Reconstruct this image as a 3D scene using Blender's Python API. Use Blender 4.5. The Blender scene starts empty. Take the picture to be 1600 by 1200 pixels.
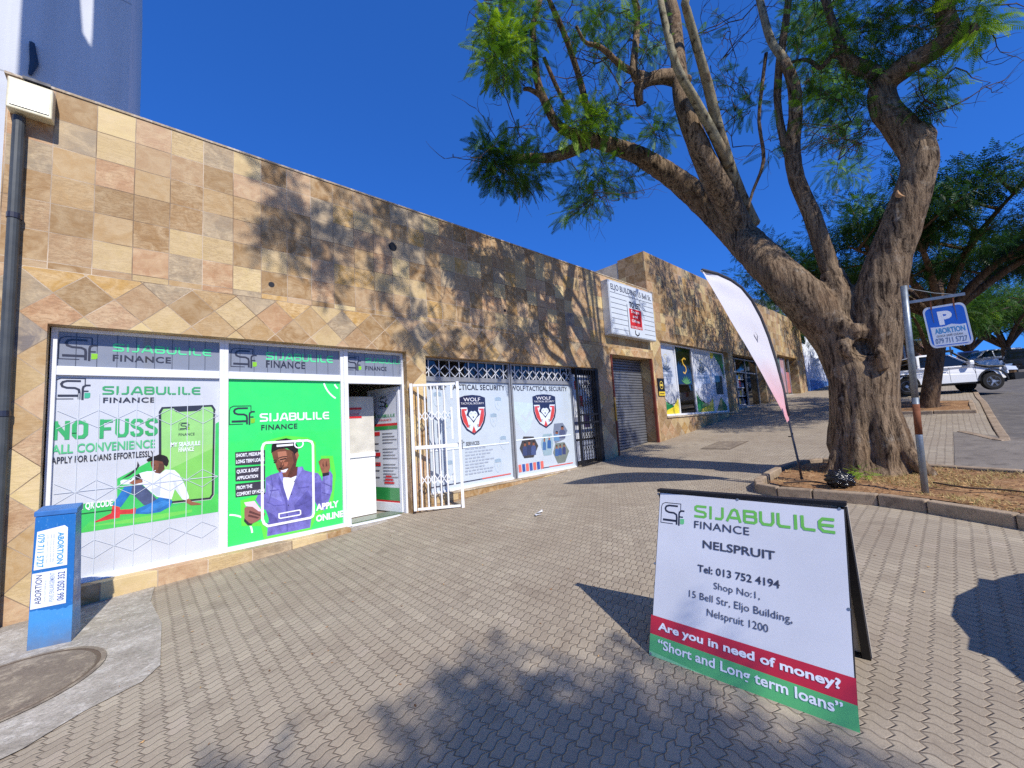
import bpy, math, random
import numpy as np
from mathutils import Vector, Matrix, noise

# ------------------------------------------------------------------ camera, world, sun, exposure
SC = bpy.context.scene
COL = SC.collection
R = math.radians
F_PX = 632.843
CAM = np.array([0.71249, -5.78987, 1.41695])
YAW, PITCH, ROLL = R(42.53389), R(5.43968), R(-3.53010)

def cam_axes():
    cy, sy, cp, sp = math.cos(YAW), math.sin(YAW), math.cos(PITCH), math.sin(PITCH)
    fwd = np.array([sy * cp, cy * cp, sp]); right = np.array([cy, -sy, 0.0]); up = np.cross(right, fwd)
    cr, sr = math.cos(ROLL), math.sin(ROLL)
    return np.array([cr * right + sr * up, -sr * right + cr * up, fwd])
AX = cam_axes()

cam_data = bpy.data.cameras.new('camera')
cam_data.sensor_fit = 'HORIZONTAL'; cam_data.sensor_width = 36.0
cam_data.lens = F_PX / 1600 * 36.0
cam_data.clip_start = 0.05; cam_data.clip_end = 2000
cam = bpy.data.objects.new('camera', cam_data); COL.objects.link(cam)
mw = Matrix.Identity(4)
for i in range(3):
    mw[i][0], mw[i][1], mw[i][2], mw[i][3] = AX[0][i], AX[1][i], -AX[2][i], CAM[i]
cam.matrix_world = mw
SC.camera = cam
SC.render.engine = 'CYCLES'; SC.cycles.use_denoising = False      # keeps the fine leaf and stone detail crisp

SUN_TO = Vector((-0.2, -1.0, 0.95)).normalized()          # towards the sun
sun_d = bpy.data.lights.new('sun', 'SUN'); sun_d.energy = 5.0; sun_d.angle = R(0.53); sun_d.color = (1.0, 0.95, 0.87)
sun = bpy.data.objects.new('sun', sun_d); COL.objects.link(sun)
sun.rotation_mode = 'QUATERNION'; sun.rotation_quaternion = SUN_TO.to_track_quat('Z', 'Y')
W = bpy.data.worlds.new('World'); SC.world = W; W.use_nodes = True
wt = W.node_tree; wt.nodes.clear()
sky = wt.nodes.new('ShaderNodeTexSky'); sky.sky_type = 'NISHITA'; sky.sun_disc = False
sky.sun_elevation = math.asin(SUN_TO.z); sky.sun_rotation = math.atan2(SUN_TO.x, SUN_TO.y)
sky.altitude = 700; sky.air_density = 0.85; sky.dust_density = 0.1; sky.ozone_density = 4.0
bg = wt.nodes.new('ShaderNodeBackground'); bg.inputs[1].default_value = 0.132
wo = wt.nodes.new('ShaderNodeOutputWorld')
tint = wt.nodes.new('ShaderNodeMix'); tint.data_type = 'RGBA'; tint.blend_type = 'MULTIPLY'; tint.inputs[0].default_value = 1.0
tint.inputs[7].default_value = (.26, .94, 2.5, 1)          # the deep saturated blue of a dry winter sky
soft = wt.nodes.new('ShaderNodeGamma'); soft.inputs[1].default_value = .6
wt.links.new(sky.outputs[0], soft.inputs[0]); wt.links.new(soft.outputs[0], tint.inputs[6]); wt.links.new(tint.outputs[2], bg.inputs[0]); wt.links.new(bg.outputs[0], wo.inputs[0])
SC.view_settings.view_transform = 'Standard'; SC.view_settings.look = 'None'
SC.view_settings.exposure = 0.05; SC.view_settings.gamma = 1.0; SC.view_settings.use_curve_mapping = False

# ------------------------------------------------------------------ geometry helpers
def ray(px, py):
    return np.array([(px - 800) / F_PX, -(py - 600) / F_PX, 1.0]) @ AX

def at(px, py, X=None, Y=None):
    """the world point on a plane x = X or y = Y behind a photo pixel (used to measure places)"""
    v = ray(px, py)
    t = (Y - CAM[1]) / v[1] if Y is not None else (X - CAM[0]) / v[0]
    return CAM + t * v

_gx = np.array([-60, 0.4, 1.4, 2.8, 4.9, 8.5, 12.3, 13.6, 16.5, 18.4, 22.2, 24.3, 27.5, 60, 120, 400])
_gz = np.array([-3.3, -.05, -.03, .06, .2, .36, .67, .77, 1.11, 1.37, 1.6, 1.85, 2.03, 4.6, 7.0, 9.0])
def g0(x):
    return float(np.mean(np.interp(np.array([x - .5, x - .25, x, x + .25, x + .5]), _gx, _gz)))
def g(x, y=0.0):
    y = max(-14.0, min(14.0, y))
    return g0(x) + float(np.interp(x, [10, 24, 60], [0, .055, .055])) * y

class MB:
    """collects faces; build() links them as ONE mesh object"""
    def __init__(s): s.v = []; s.f = []; s.m = []; s.mats = []
    def mi(s, mat):
        if mat not in s.mats: s.mats.append(mat)
        return s.mats.index(mat)
    def add(s, vs, fs, mat):
        o = len(s.v); k = s.mi(mat)
        s.v += [tuple(map(float, p)) for p in vs]
        for q in fs: s.f.append([o + i for i in q]); s.m.append(k)
    def box(s, x0, x1, y0, y1, z0, z1, mat):
        vs = [(x, y, z) for z in (z0, z1) for y in (y0, y1) for x in (x0, x1)]
        s.add(vs, [(0, 2, 3, 1), (4, 5, 7, 6), (0, 1, 5, 4), (2, 6, 7, 3), (0, 4, 6, 2), (1, 3, 7, 5)], mat)
    def hexa(s, b, t, mat):
        n = len(b)
        s.add(list(b) + list(t), [tuple(range(n))[::-1], tuple(range(n, 2 * n))] + [(i, (i + 1) % n, n + (i + 1) % n, n + i) for i in range(n)], mat)
    def bar(s, p, q, w, h, mat, up=(0, 0, 1)):
        p, q = Vector(p), Vector(q); d = (q - p).normalized(); u = Vector(up)
        if abs(d.dot(u)) > .98: u = Vector((0, 1, 0))
        a = d.cross(u).normalized() * w / 2; b = a.cross(d).normalized() * h / 2
        c = [a + b, -a + b, -a - b, a - b]
        s.hexa([p + k for k in c][::-1], [q + k for k in c][::-1], mat)
    def tube(s, pts, rad, mat, n=10, cap=True):
        pts = [Vector(p) for p in pts]; m = len(pts)
        if not hasattr(rad, '__len__'): rad = [rad] * m
        o = len(s.v); k = s.mi(mat); ref = None
        for i in range(m):
            d = (pts[min(i + 1, m - 1)] - pts[max(i - 1, 0)]).normalized()
            if ref is None:
                ref = d.orthogonal().normalized()
            else:
                ref = (ref - d * ref.dot(d)).normalized()
            b = d.cross(ref)
            for j in range(n):
                a = 2 * math.pi * j / n
                s.v.append(tuple(pts[i] + (ref * math.cos(a) + b * math.sin(a)) * rad[i]))
        for i in range(m - 1):
            for j in range(n):
                j2 = (j + 1) % n
                s.f.append([o + i * n + j, o + i * n + j2, o + (i + 1) * n + j2, o + (i + 1) * n + j]); s.m.append(k)
        if cap:
            s.f.append([o + j for j in range(n)][::-1]); s.m.append(k)
            s.f.append([o + (m - 1) * n + j for j in range(n)]); s.m.append(k)
    def lathe(s, c, axis, prof, mat, n=24):
        """prof: list of (radius, offset along the axis)"""
        c, ax = Vector(c), Vector(axis).normalized(); u = ax.orthogonal().normalized(); w = ax.cross(u)
        o = len(s.v); k = s.mi(mat)
        for r, h in prof:
            for j in range(n):
                a = 2 * math.pi * j / n
                s.v.append(tuple(c + ax * h + (u * math.cos(a) + w * math.sin(a)) * r))
        for i in range(len(prof) - 1):
            for j in range(n):
                j2 = (j + 1) % n
                s.f.append([o + i * n + j, o + i * n + j2, o + (i + 1) * n + j2, o + (i + 1) * n + j]); s.m.append(k)
        s.f.append([o + j for j in range(n)][::-1]); s.m.append(k)
        s.f.append([o + (len(prof) - 1) * n + j for j in range(n)]); s.m.append(k)
    def build(s, name, parent=None, smooth=False, bevel=0):
        me = bpy.data.meshes.new(name); me.from_pydata(s.v, [], s.f)
        for m in s.mats: me.materials.append(m)
        me.polygons.foreach_set('material_index', s.m)
        if smooth: me.polygons.foreach_set('use_smooth', [True] * len(s.f))
        me.update()
        o = bpy.data.objects.new(name, me); COL.objects.link(o)
        if parent: adopt(o, parent)
        if bevel:
            b = o.modifiers.new('bevel', 'BEVEL'); b.width = bevel; b.segments = 2; b.limit_method = 'ANGLE'; b.angle_limit = R(40)
        return o

WORLD_OF = {}
def adopt(o, parent):
    o.parent = parent
    o.matrix_parent_inverse = Matrix.Translation(-Vector(WORLD_OF.get(parent.name, (0, 0, 0))))

def empty(name, loc, label, cat, group=None):
    o = bpy.data.objects.new(name, None); COL.objects.link(o); o.location = loc
    o.empty_display_size = .2
    WORLD_OF[o.name] = tuple(loc)
    return tag(o, label, cat, group)
def tag(o, label, cat, group=None, kind=None):
    o['label'] = label; o['category'] = cat
    if group: o['group'] = group
    if kind: o['kind'] = kind
    return o
def struct(o, kind='structure'):
    o['kind'] = kind; return o
def copy_tree(o, loc=None, rotz=None, label=None, parent=None):
    c = o.copy(); COL.objects.link(c)
    if parent is not None: c.parent = parent
    if loc is not None: c.location = loc
    if rotz is not None: c.rotation_euler = (0, 0, rotz)
    if label: c['label'] = label
    for ch in list(o.children): copy_tree(ch, parent=c)
    return c

# ------------------------------------------------------------------ materials
def lin(r, g_, b):
    f = lambda c: (c / 255 / 12.92) if c <= 10 else ((c / 255 + .055) / 1.055) ** 2.4
    return (f(r), f(g_), f(b), 1.0)

class NT:
    def __init__(s, name):
        s.mat = bpy.data.materials.new(name); s.mat.use_nodes = True
        s.t = s.mat.node_tree; s.t.nodes.clear()
        s.out = s.n('ShaderNodeOutputMaterial'); s.b = s.n('ShaderNodeBsdfPrincipled')
        s.l(s.b.outputs[0], s.out.inputs[0])
    def n(s, typ, **kw):
        nd = s.t.nodes.new(typ)
        for k, v in kw.items(): setattr(nd, k, v)
        return nd
    def l(s, a, b): s.t.links.new(a, b)
    def put(s, inp, v):
        if v is None: return
        if hasattr(v, 'is_linked') or isinstance(v, bpy.types.NodeSocket): s.l(v, inp)
        else: inp.default_value = v
    def m(s, op, a, b=None, c=None):
        nd = s.n('ShaderNodeMath', operation=op)
        for i, v in enumerate((a, b, c)): s.put(nd.inputs[i], v)
        return nd.outputs[0]
    def mix(s, f, a, b, mode='MIX'):
        nd = s.n('ShaderNodeMix', data_type='RGBA', blend_type=mode)
        s.put(nd.inputs[0], f); s.put(nd.inputs[6], a); s.put(nd.inputs[7], b)
        return nd.outputs[2]
    def pos(s): return s.n('ShaderNodeNewGeometry').outputs['Position']
    def obj(s): return s.n('ShaderNodeTexCoord').outputs['Object']
    def xyz(s, v):
        nd = s.n('ShaderNodeSeparateXYZ'); s.l(v, nd.inputs[0]); return nd.outputs
    def vec(s, x, y, z=0.0):
        nd = s.n('ShaderNodeCombineXYZ')
        for i, v in enumerate((x, y, z)): s.put(nd.inputs[i], v)
        return nd.outputs[0]
    def noise(s, v, scale, detail=4, rough=.55, out=0, dist=0.0):
        nd = s.n('ShaderNodeTexNoise'); s.put(nd.inputs['Vector'], v)
        nd.inputs['Scale'].default_value = scale; nd.inputs['Detail'].default_value = detail
        nd.inputs['Roughness'].default_value = rough; nd.inputs['Distortion'].default_value = dist
        return nd.outputs[out]
    def white(s, v, out=0):
        nd = s.n('ShaderNodeTexWhiteNoise'); s.l(v, nd.inputs['Vector']); return nd.outputs[out]
    def ramp(s, f, stops, interp='LINEAR'):
        nd = s.n('ShaderNodeValToRGB'); nd.color_ramp.interpolation = interp; e = nd.color_ramp.elements
        while len(e) < len(stops): e.new(.5)
        for k, (p, c) in enumerate(stops): e[k].position = p; e[k].color = c if len(c) == 4 else (*c, 1)
        s.l(f, nd.inputs[0]); return nd.outputs[0]
    def mapr(s, v, a, b, c, d):
        nd = s.n('ShaderNodeMapRange'); s.put(nd.inputs[0], v)
        for i, k in enumerate((a, b, c, d)): nd.inputs[i + 1].default_value = k
        return nd.outputs[0]
    def scale(s, v, k):
        nd = s.n('ShaderNodeVectorMath', operation='MULTIPLY'); s.l(v, nd.inputs[0]); nd.inputs[1].default_value = k; return nd.outputs[0]
    def bump(s, h, strength=.5, dist=.01):
        nd = s.n('ShaderNodeBump'); nd.inputs['Strength'].default_value = strength; nd.inputs['Distance'].default_value = dist
        s.l(h, nd.inputs['Height']); s.l(nd.outputs[0], s.b.inputs['Normal'])
    def set(s, base=None, rough=None, metal=None, spec=None, **kw):
        s.put(s.b.inputs['Base Color'], base); s.put(s.b.inputs['Roughness'], rough); s.put(s.b.inputs['Metallic'], metal)
        s.put(s.b.inputs['Specular IOR Level'], spec)
        for k, v in kw.items(): s.put(s.b.inputs[k], v)
        return s.mat

_pc = {}
def paint(rgb, rough=.5, metal=0.0, var=.12, scale=6.0, spec=.4, name=None, bump=0.0):
    key = (rgb, rough, metal, var, scale, spec, bump)
    if key in _pc: return _pc[key]
    t = NT(name or 'paint'); c = lin(*rgb); p = t.obj()
    n1 = t.noise(p, scale, 5, .6)
    k = t.mapr(n1, .3, .7, 1 - var, 1 + var)
    col = t.mix(1.0, c, t.vec(k, k, k), 'MULTIPLY')
    rg = t.mapr(t.noise(p, scale * 3, 3), .3, .7, max(.02, rough - .08), min(1, rough + .08))
    if bump: t.bump(t.noise(p, scale * 8, 4), .4, bump)
    _pc[key] = t.set(col, rg, metal, spec)
    if name in ('print_ink', 'white_vinyl', 'pale_vinyl', 'bright_green_vinyl', 'ice_blue_vinyl', 'grey_vinyl', 'white_ink', 'ink', 'green_ink'):
        t.b.inputs['Coat Weight'].default_value = .8; t.b.inputs['Coat Roughness'].default_value = .03
    return _pc[key]

def mat_tiles(top, split, dia_top, pitch=.3, tint=1.0):
    """natural slate wall tiles: square courses down from `top`, tiles on their corner below `split`"""
    t = NT('slate_tiles'); P = t.pos(); x, y, z = t.xyz(P)
    h = t.m('ADD', x, t.m('MULTIPLY', y, 1.0))                     # runs round the corners
    u1 = t.m('DIVIDE', h, pitch); v1 = t.m('DIVIDE', t.m('SUBTRACT', top, z), pitch)
    zz = t.m('SUBTRACT', z, dia_top); hh = t.m('SUBTRACT', h, .26)
    k = 1 / (pitch * 1.0 * math.sqrt(2))
    u2 = t.m('ADD', t.m('MULTIPLY', t.m('ADD', hh, zz), k), 40.0); v2 = t.m('ADD', t.m('MULTIPLY', t.m('SUBTRACT', hh, zz), k), 40.0)
    sel = t.m('GREATER_THAN', z, split)
    def pick(a, b): return t.m('ADD', t.m('MULTIPLY', sel, a), t.m('MULTIPLY', t.m('SUBTRACT', 1.0, sel), b))
    u, v = pick(u1, u2), pick(v1, v2)
    wob = t.noise(P, 3.0, 2); wob = t.m('MULTIPLY', t.m('SUBTRACT', wob, .5), .03)
    u = t.m('ADD', u, wob); v = t.m('ADD', v, wob)
    cell = t.vec(t.m('FLOOR', u), t.m('FLOOR', v), t.m('MULTIPLY', sel, 7.0))
    r1 = t.white(cell, 0); rc = t.xyz(t.white(cell, 1))
    def edge(a):
        fr = t.m('FRACT', a); return t.m('MINIMUM', fr, t.m('SUBTRACT', 1.0, fr))
    e = t.m('MINIMUM', edge(u), edge(v))
    e = t.m('MINIMUM', e, t.m('MULTIPLY', t.m('ABSOLUTE', t.m('SUBTRACT', z, split)), 1 / pitch))
    joint = t.m('LESS_THAN', e, .012)
    off = t.n('ShaderNodeVectorMath', operation='ADD'); t.l(P, off.inputs[0])
    sc = t.n('ShaderNodeVectorMath', operation='SCALE'); t.l(t.white(cell, 1), sc.inputs[0]); sc.inputs[3].default_value = 30.0
    t.l(sc.outputs[0], off.inputs[1]); LP = off.outputs[0]
    base = t.ramp(r1, [(0, lin(172, 132, 80)), (.14, lin(200, 162, 108)), (.26, lin(186, 148, 106)), (.38, lin(212, 184, 130)),
                       (.50, lin(158, 118, 68)), (.60, lin(192, 154, 118)), (.70, lin(220, 196, 140)), (.78, lin(154, 138, 114)),
                       (.86, lin(180, 136, 98)), (.94, lin(188, 146, 74)), (.985, lin(108, 104, 106))], 'CONSTANT')
    n1 = t.noise(LP, 6.0, 6, .62, dist=1.2)
    n2 = t.noise(t.scale(LP, (1.4, 1.4, 5.0)), 5.0, 6, .65, dist=.8)
    dark = t.mix(t.mapr(n1, .38, .62, 0, 1), base, t.mix(.5, base, lin(232, 208, 168)))
    veins = t.mapr(t.m('ABSOLUTE', t.m('SUBTRACT', n2, .5)), 0, .035, 1, 0)
    amount = t.m('MULTIPLY', veins, t.m('MULTIPLY', rc[1], .75))
    col = t.mix(amount, dark, t.mix(.6, base, lin(112, 78, 52)))
    blot = t.mapr(t.noise(LP, 2.2, 4, .6), .5, .72, 0, 1)
    col = t.mix(t.m('MULTIPLY', blot, t.m('MULTIPLY', rc[2], .7)), col, t.mix(.35, lin(150, 108, 66), base))
    kk = t.mapr(rc[0], 0, 1, .8 * tint, 1.12 * tint)
    col = t.mix(.14, col, lin(176, 148, 106))
    col = t.mix(1.0, col, t.vec(kk, kk, kk), 'MULTIPLY')
    jn = t.noise(P, 1.1, 3)
    jc = t.ramp(jn, [(.42, lin(122, 100, 78)), (.58, lin(206, 186, 160))])
    col = t.mix(joint, col, jc)
    hgt = t.m('ADD', t.m('MULTIPLY', n2, t.mapr(rc[1], 0, 1, .25, 1.0)), t.m('MULTIPLY', t.m('SUBTRACT', 1.0, joint), .6))
    hgt = t.m('ADD', hgt, t.m('MULTIPLY', t.m('MULTIPLY', r1, 3.0), .2))
    t.bump(hgt, .55, .012)
    return t.set(col, t.mapr(n1, .3, .7, .55, .8), 0, .35)

def mat_pavers():
    """zigzag interlocking concrete pavers with S-shaped cross joints"""
    t = NT('interlocking_pavers'); P = t.pos(); x, y, z = t.xyz(P)
    swap = t.m('LESS_THAN', t.m('ADD', y, t.m('MULTIPLY', x, -.02)), -4.95)
    inv = t.m('SUBTRACT', 1.0, swap)
    a = t.m('ADD', t.m('MULTIPLY', inv, x), t.m('MULTIPLY', swap, y))
    b = t.m('ADD', t.m('MULTIPLY', inv, y), t.m('MULTIPLY', swap, x))
    wv = t.xyz(t.noise(P, 1.3, 2, out=1))
    a = t.m('ADD', a, t.m('MULTIPLY', t.m('SUBTRACT', wv[0], .5), .03)); b = t.m('ADD', b, t.m('MULTIPLY', t.m('SUBTRACT', wv[1], .5), .03))
    U = t.m('ADD', t.m('DIVIDE', a, .0925), 200.0); V = t.m('ADD', t.m('DIVIDE', b, .0625), 300.0)
    s_ = t.m('MULTIPLY', t.m('SINE', t.m('MULTIPLY', U, 2 * math.pi)), .15)
    V2 = t.m('ADD', V, s_)
    tri = t.m('SUBTRACT', t.m('MULTIPLY', t.m('PINGPONG', V2, .5), 2.0), .5)
    U2 = t.m('ADD', U, t.m('MULTIPLY', tri, .25))
    ci = t.m('FLOOR', U2); cj = t.m('FLOOR', V2)
    pair = t.m('FLOOR', t.m('MULTIPLY', t.m('ADD', cj, t.m('MODULO', ci, 2.0)), .5))
    h1 = t.white(t.vec(ci, cj, 1.0), 0); h2 = t.white(t.vec(ci, pair, 4.0), 0)
    def edge(q):
        fr = t.m('FRACT', q); return t.m('MINIMUM', fr, t.m('SUBTRACT', 1.0, fr))
    eu = t.m('MULTIPLY', edge(U2), .0925); ev = t.m('MULTIPLY', edge(V2), .0625)
    odd = t.m('MODULO', t.m('ADD', t.m('ADD', cj, t.m('GREATER_THAN', t.m('FRACT', V2), .5)), t.m('MODULO', ci, 2.0)), 2.0)
    ev2 = t.m('ADD', ev, t.m('MULTIPLY', odd, .0006))
    wid = t.mapr(t.noise(P, 2.5, 3), .35, .65, .0014, .0036)
    e = t.m('MINIMUM', eu, ev2)
    joint = t.m('MULTIPLY', t.m('SUBTRACT', 1.0, t.m('DIVIDE', e, wid)), 1.0)
    joint = t.m('MINIMUM', t.m('MAXIMUM', t.m('MULTIPLY', joint, 2.0), 0.0), 1.0)
    base = t.ramp(h2, [(0, lin(166, 154, 136)), (.3, lin(179, 167, 147)), (.6, lin(172, 160, 141)), (.85, lin(185, 173, 152)), (1, lin(162, 150, 132))])
    k = t.mapr(h1, 0, 1, .97, 1.03); base = t.mix(1.0, base, t.vec(k, k, k), 'MULTIPLY')
    odd1 = t.m('GREATER_THAN', h2, .985); base = t.mix(t.m('MULTIPLY', odd1, .4), base, lin(214, 200, 180))
    big = t.mapr(t.noise(P, .7, 5, .6), .35, .68, 0, 1); base = t.mix(t.m('MULTIPLY', big, .55), base, lin(146, 130, 112))
    st = t.mapr(t.noise(P, 3.1, 5, .6), .58, .75, 0, 1); base = t.mix(t.m('MULTIPLY', st, .5), base, lin(120, 106, 92))
    fine = t.noise(P, 150.0, 3, .7); kf = t.mapr(fine, .3, .7, .76, 1.04)
    base = t.mix(1.0, base, t.vec(kf, kf, kf), 'MULTIPLY')
    gum = t.n('ShaderNodeTexVoronoi', feature='F1'); t.l(P, gum.inputs['Vector']); gum.inputs['Scale'].default_value = 2.3
    spot = t.m('MULTIPLY', t.m('LESS_THAN', gum.outputs['Distance'], .035), t.m('GREATER_THAN', t.xyz(gum.outputs['Color'])[0], .45))
    base = t.mix(t.m('MULTIPLY', spot, .55), base, lin(70, 62, 56))
    jc = t.mix(t.noise(P, 4.0, 3), lin(92, 77, 64), lin(140, 122, 104))
    col = t.mix(joint, base, jc)
    edgeh = t.m('MINIMUM', t.m('DIVIDE', e, .007), 1.0)
    t.bump(t.m('ADD', t.m('ADD', edgeh, t.m('MULTIPLY', fine, .18)), t.m('MULTIPLY', h2, .35)), .8, .006)
    return t.set(col, .82, 0, .25)

def mat_ground(name, c1, c2, scale=1.2, c3=None, bump=.01, fine=90.0, rough=.9):
    t = NT(name); P = t.pos()
    n1 = t.noise(P, scale, 7, .65); col = t.mix(t.mapr(n1, .32, .68, 0, 1), lin(*c1), lin(*c2))
    if c3:
        n3 = t.mapr(t.noise(P, scale * 3.3, 6, .7), .5, .66, 0, 1); col = t.mix(t.m('MULTIPLY', n3, .7), col, lin(*c3))
    f = t.noise(P, fine, 3, .7); k = t.mapr(f, .3, .7, .78, 1.2); col = t.mix(1.0, col, t.vec(k, k, k), 'MULTIPLY')
    t.bump(t.m('ADD', n1, t.m('MULTIPLY', f, .35)), .7, bump)
    return t.set(col, rough, 0, .2)

def mat_bark(c1=(60, 48, 38), c2=(154, 132, 106), along=(1, 1, .1), sc=26.0, bd=.012):
    t = NT('bark'); P = t.obj(); S = t.scale(P, along)
    w = t.noise(P, 3.0, 4, out=1); ad = t.n('ShaderNodeVectorMath', operation='MULTIPLY_ADD'); t.l(w, ad.inputs[0]); ad.inputs[1].default_value = (.14, .14, .05); t.l(S, ad.inputs[2])
    n1 = t.noise(ad.outputs[0], sc, 7, .68); n2 = t.noise(P, 1.8, 5, .65); n3 = t.noise(P, 60.0, 4, .7)
    wide = t.noise(ad.outputs[0], sc * .35, 4, .6)
    f = t.m('ADD', t.m('ADD', t.m('MULTIPLY', n1, .55), t.m('MULTIPLY', n3, .2)), t.m('MULTIPLY', wide, .25))
    col = t.mix(t.mapr(f, .40, .60, 0, 1), lin(*c1), lin(*c2))
    crack = t.mapr(n1, .36, .48, 1, 0)
    col = t.mix(t.m('MULTIPLY', crack, .85), col, lin(38, 28, 22))
    col = t.mix(t.m('MULTIPLY', t.mapr(n2, .48, .66, 0, 1), .45), col, lin(124, 98, 74))
    col = t.mix(t.m('MULTIPLY', t.mapr(t.noise(P, 5.0, 5, .7), .58, .7, 0, 1), .35), col, lin(188, 180, 164))
    h = t.m('ADD', t.m('ADD', t.m('MULTIPLY', n1, 1.2), t.m('MULTIPLY', wide, 1.0)), t.m('MULTIPLY', n3, .25))
    t.bump(h, 1.0, bd * 2.2)
    return t.set(col, .9, 0, .15)

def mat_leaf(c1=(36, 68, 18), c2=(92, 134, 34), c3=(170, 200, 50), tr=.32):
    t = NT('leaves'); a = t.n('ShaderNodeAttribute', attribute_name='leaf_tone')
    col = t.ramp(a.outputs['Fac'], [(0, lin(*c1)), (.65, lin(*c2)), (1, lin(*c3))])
    t.set(col, .5, 0, .3)
    tl = t.n('ShaderNodeBsdfTranslucent'); t.l(t.mix(1.0, col, (1.3, 1.35, .75, 1), 'MULTIPLY'), tl.inputs[0])
    mx = t.n('ShaderNodeMixShader'); mx.inputs[0].default_value = tr
    t.l(t.b.outputs[0], mx.inputs[1]); t.l(tl.outputs[0], mx.inputs[2]); t.l(mx.outputs[0], t.out.inputs[0])
    return t.mat

def mat_glass(tint=(14, 18, 20), rough=.015, spec=.9):
    t = NT('dark_glass'); n = t.noise(t.pos(), 1.6, 2); t.bump(n, .05, .01)
    return t.set(lin(*tint), rough, 0, spec)

M_TILE1 = mat_tiles(5.05, 3.18, 3.16, .3, .9)
M_TILE2 = mat_tiles(6.26, 3.9, 3.9, .3, .74)
M_PLINTH = mat_tiles(.2, -9, -9, .42, .9)
M_PAVE = mat_pavers()
M_CONC = mat_ground('rough_concrete', (178, 170, 158), (140, 132, 120), 3.2, (204, 198, 188), .035, 45)
M_CONC2 = mat_ground('cover_concrete', (138, 126, 110), (116, 104, 92), 3.0, (178, 164, 142), .015, 70)
M_KERB = mat_ground('kerb_concrete', (176, 156, 132), (140, 122, 102), 2.6, (110, 96, 82), .01, 110)
M_SOIL = mat_ground('dry_soil', (164, 126, 88), (128, 94, 66), 3.0, (186, 154, 114), .05, 40)
M_ASPH = mat_ground('asphalt', (112, 108, 104), (92, 88, 86), 1.4, (130, 124, 116), .008, 140)
M_ASPH2 = mat_ground('worn_asphalt', (138, 130, 120), (118, 110, 102), 1.7, (96, 90, 84), .012, 120)
M_EARTH = mat_ground('earth', (124, 116, 84), (96, 98, 62), .3)
M_BARK = mat_bark()
M_BARK_D = mat_bark((58, 44, 34), (116, 94, 74))
M_STEM = mat_bark((104, 98, 80), (160, 152, 126), (1, 1, .5), 12.0, .004)
M_TWIG = paint((70, 56, 46), .85, name='twig')
M_LEAF = mat_leaf()
M_LEAF_M = mat_leaf((30, 56, 20), (74, 112, 38), (132, 160, 60), .35)
M_LEAF_D = mat_leaf((24, 50, 20), (52, 92, 34), (104, 140, 52), .3)
M_ALU = paint((226, 228, 232), .38, 0, .05, 4, .5, 'white_aluminium')
M_GREYF = paint((150, 152, 156), .4, .3, .08, name='grey_aluminium')
M_WHITE = paint((210, 213, 220), .42, 0, .05, 3, .4, 'white_vinyl')
M_PAPER = paint((198, 201, 206), .45, 0, .06, 3, .4, 'pale_vinyl')
M_GATE = paint((236, 236, 234), .4, 0, .06, 9, .5, 'white_gate_paint')
M_BLACK = paint((22, 22, 26), .5, 0, .2, name='black_paint')
M_INK = paint((40, 38, 46), .5, name='ink')
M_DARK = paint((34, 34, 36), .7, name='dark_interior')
M_GLASS = mat_glass()
M_GALV = paint((132, 140, 146), .45, .55, .25, 14, .5, 'galvanised_steel')
M_RUST = paint((120, 72, 46), .8, .1, .3, 14, name='rust')
M_TYRE = paint((28, 27, 26), .85, name='tyre_rubber')
M_RIMB = paint((88, 88, 92), .45, .5, name='rim_backing')  # mid-grey metal of the disc behind the spokes
M_RIM = paint((176, 176, 178), .35, .7, name='rim_alloy')
M_CARW = paint((232, 232, 232), .22, 0, .03, 2, .6, 'white_car_paint')
M_GREENTXT = paint((52, 168, 92), .5, name='green_ink')
M_REDTXT = paint((200, 42, 48), .5, name='red_ink')
M_LIME = paint((56, 224, 104), .4, 0, .04, 3, .4, name='bright_green_vinyl')
M_SFGREEN = paint((132, 196, 44), .5, name='leaf_green_ink')
M_WINK = paint((240, 240, 244), .45, 0, .04, name='white_ink')
def ink(r, g_, b): return paint((r, g_, b), .5, 0, .07, 8, .35, 'print_ink')

# ------------------------------------------------------------------ flat artwork on a plane
_txt = {}
def text_shape(s, bold=0.0, space=1.0, shear=0.0):
    key = (s, bold, space, shear)
    if key in _txt: return _txt[key]
    cu = bpy.data.curves.new('t', 'FONT'); cu.body = s; cu.offset = bold; cu.space_character = space; cu.shear = shear
    cu.resolution_u = 3; cu.fill_mode = 'FRONT'
    o = bpy.data.objects.new('t', cu); COL.objects.link(o)
    dg = bpy.context.evaluated_depsgraph_get(); dg.update()
    me = bpy.data.meshes.new_from_object(o.evaluated_get(dg))
    v = np.array([p.co[:2] for p in me.vertices]) if len(me.vertices) else np.zeros((0, 2))
    f = [list(p.vertices) for p in me.polygons]
    nrm = [p.normal.z for p in me.polygons]
    f = [q if nz > 0 else q[::-1] for q, nz in zip(f, nrm)]
    bpy.data.objects.remove(o); bpy.data.curves.remove(cu); bpy.data.meshes.remove(me)
    _txt[key] = (v, f); return _txt[key]

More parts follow.
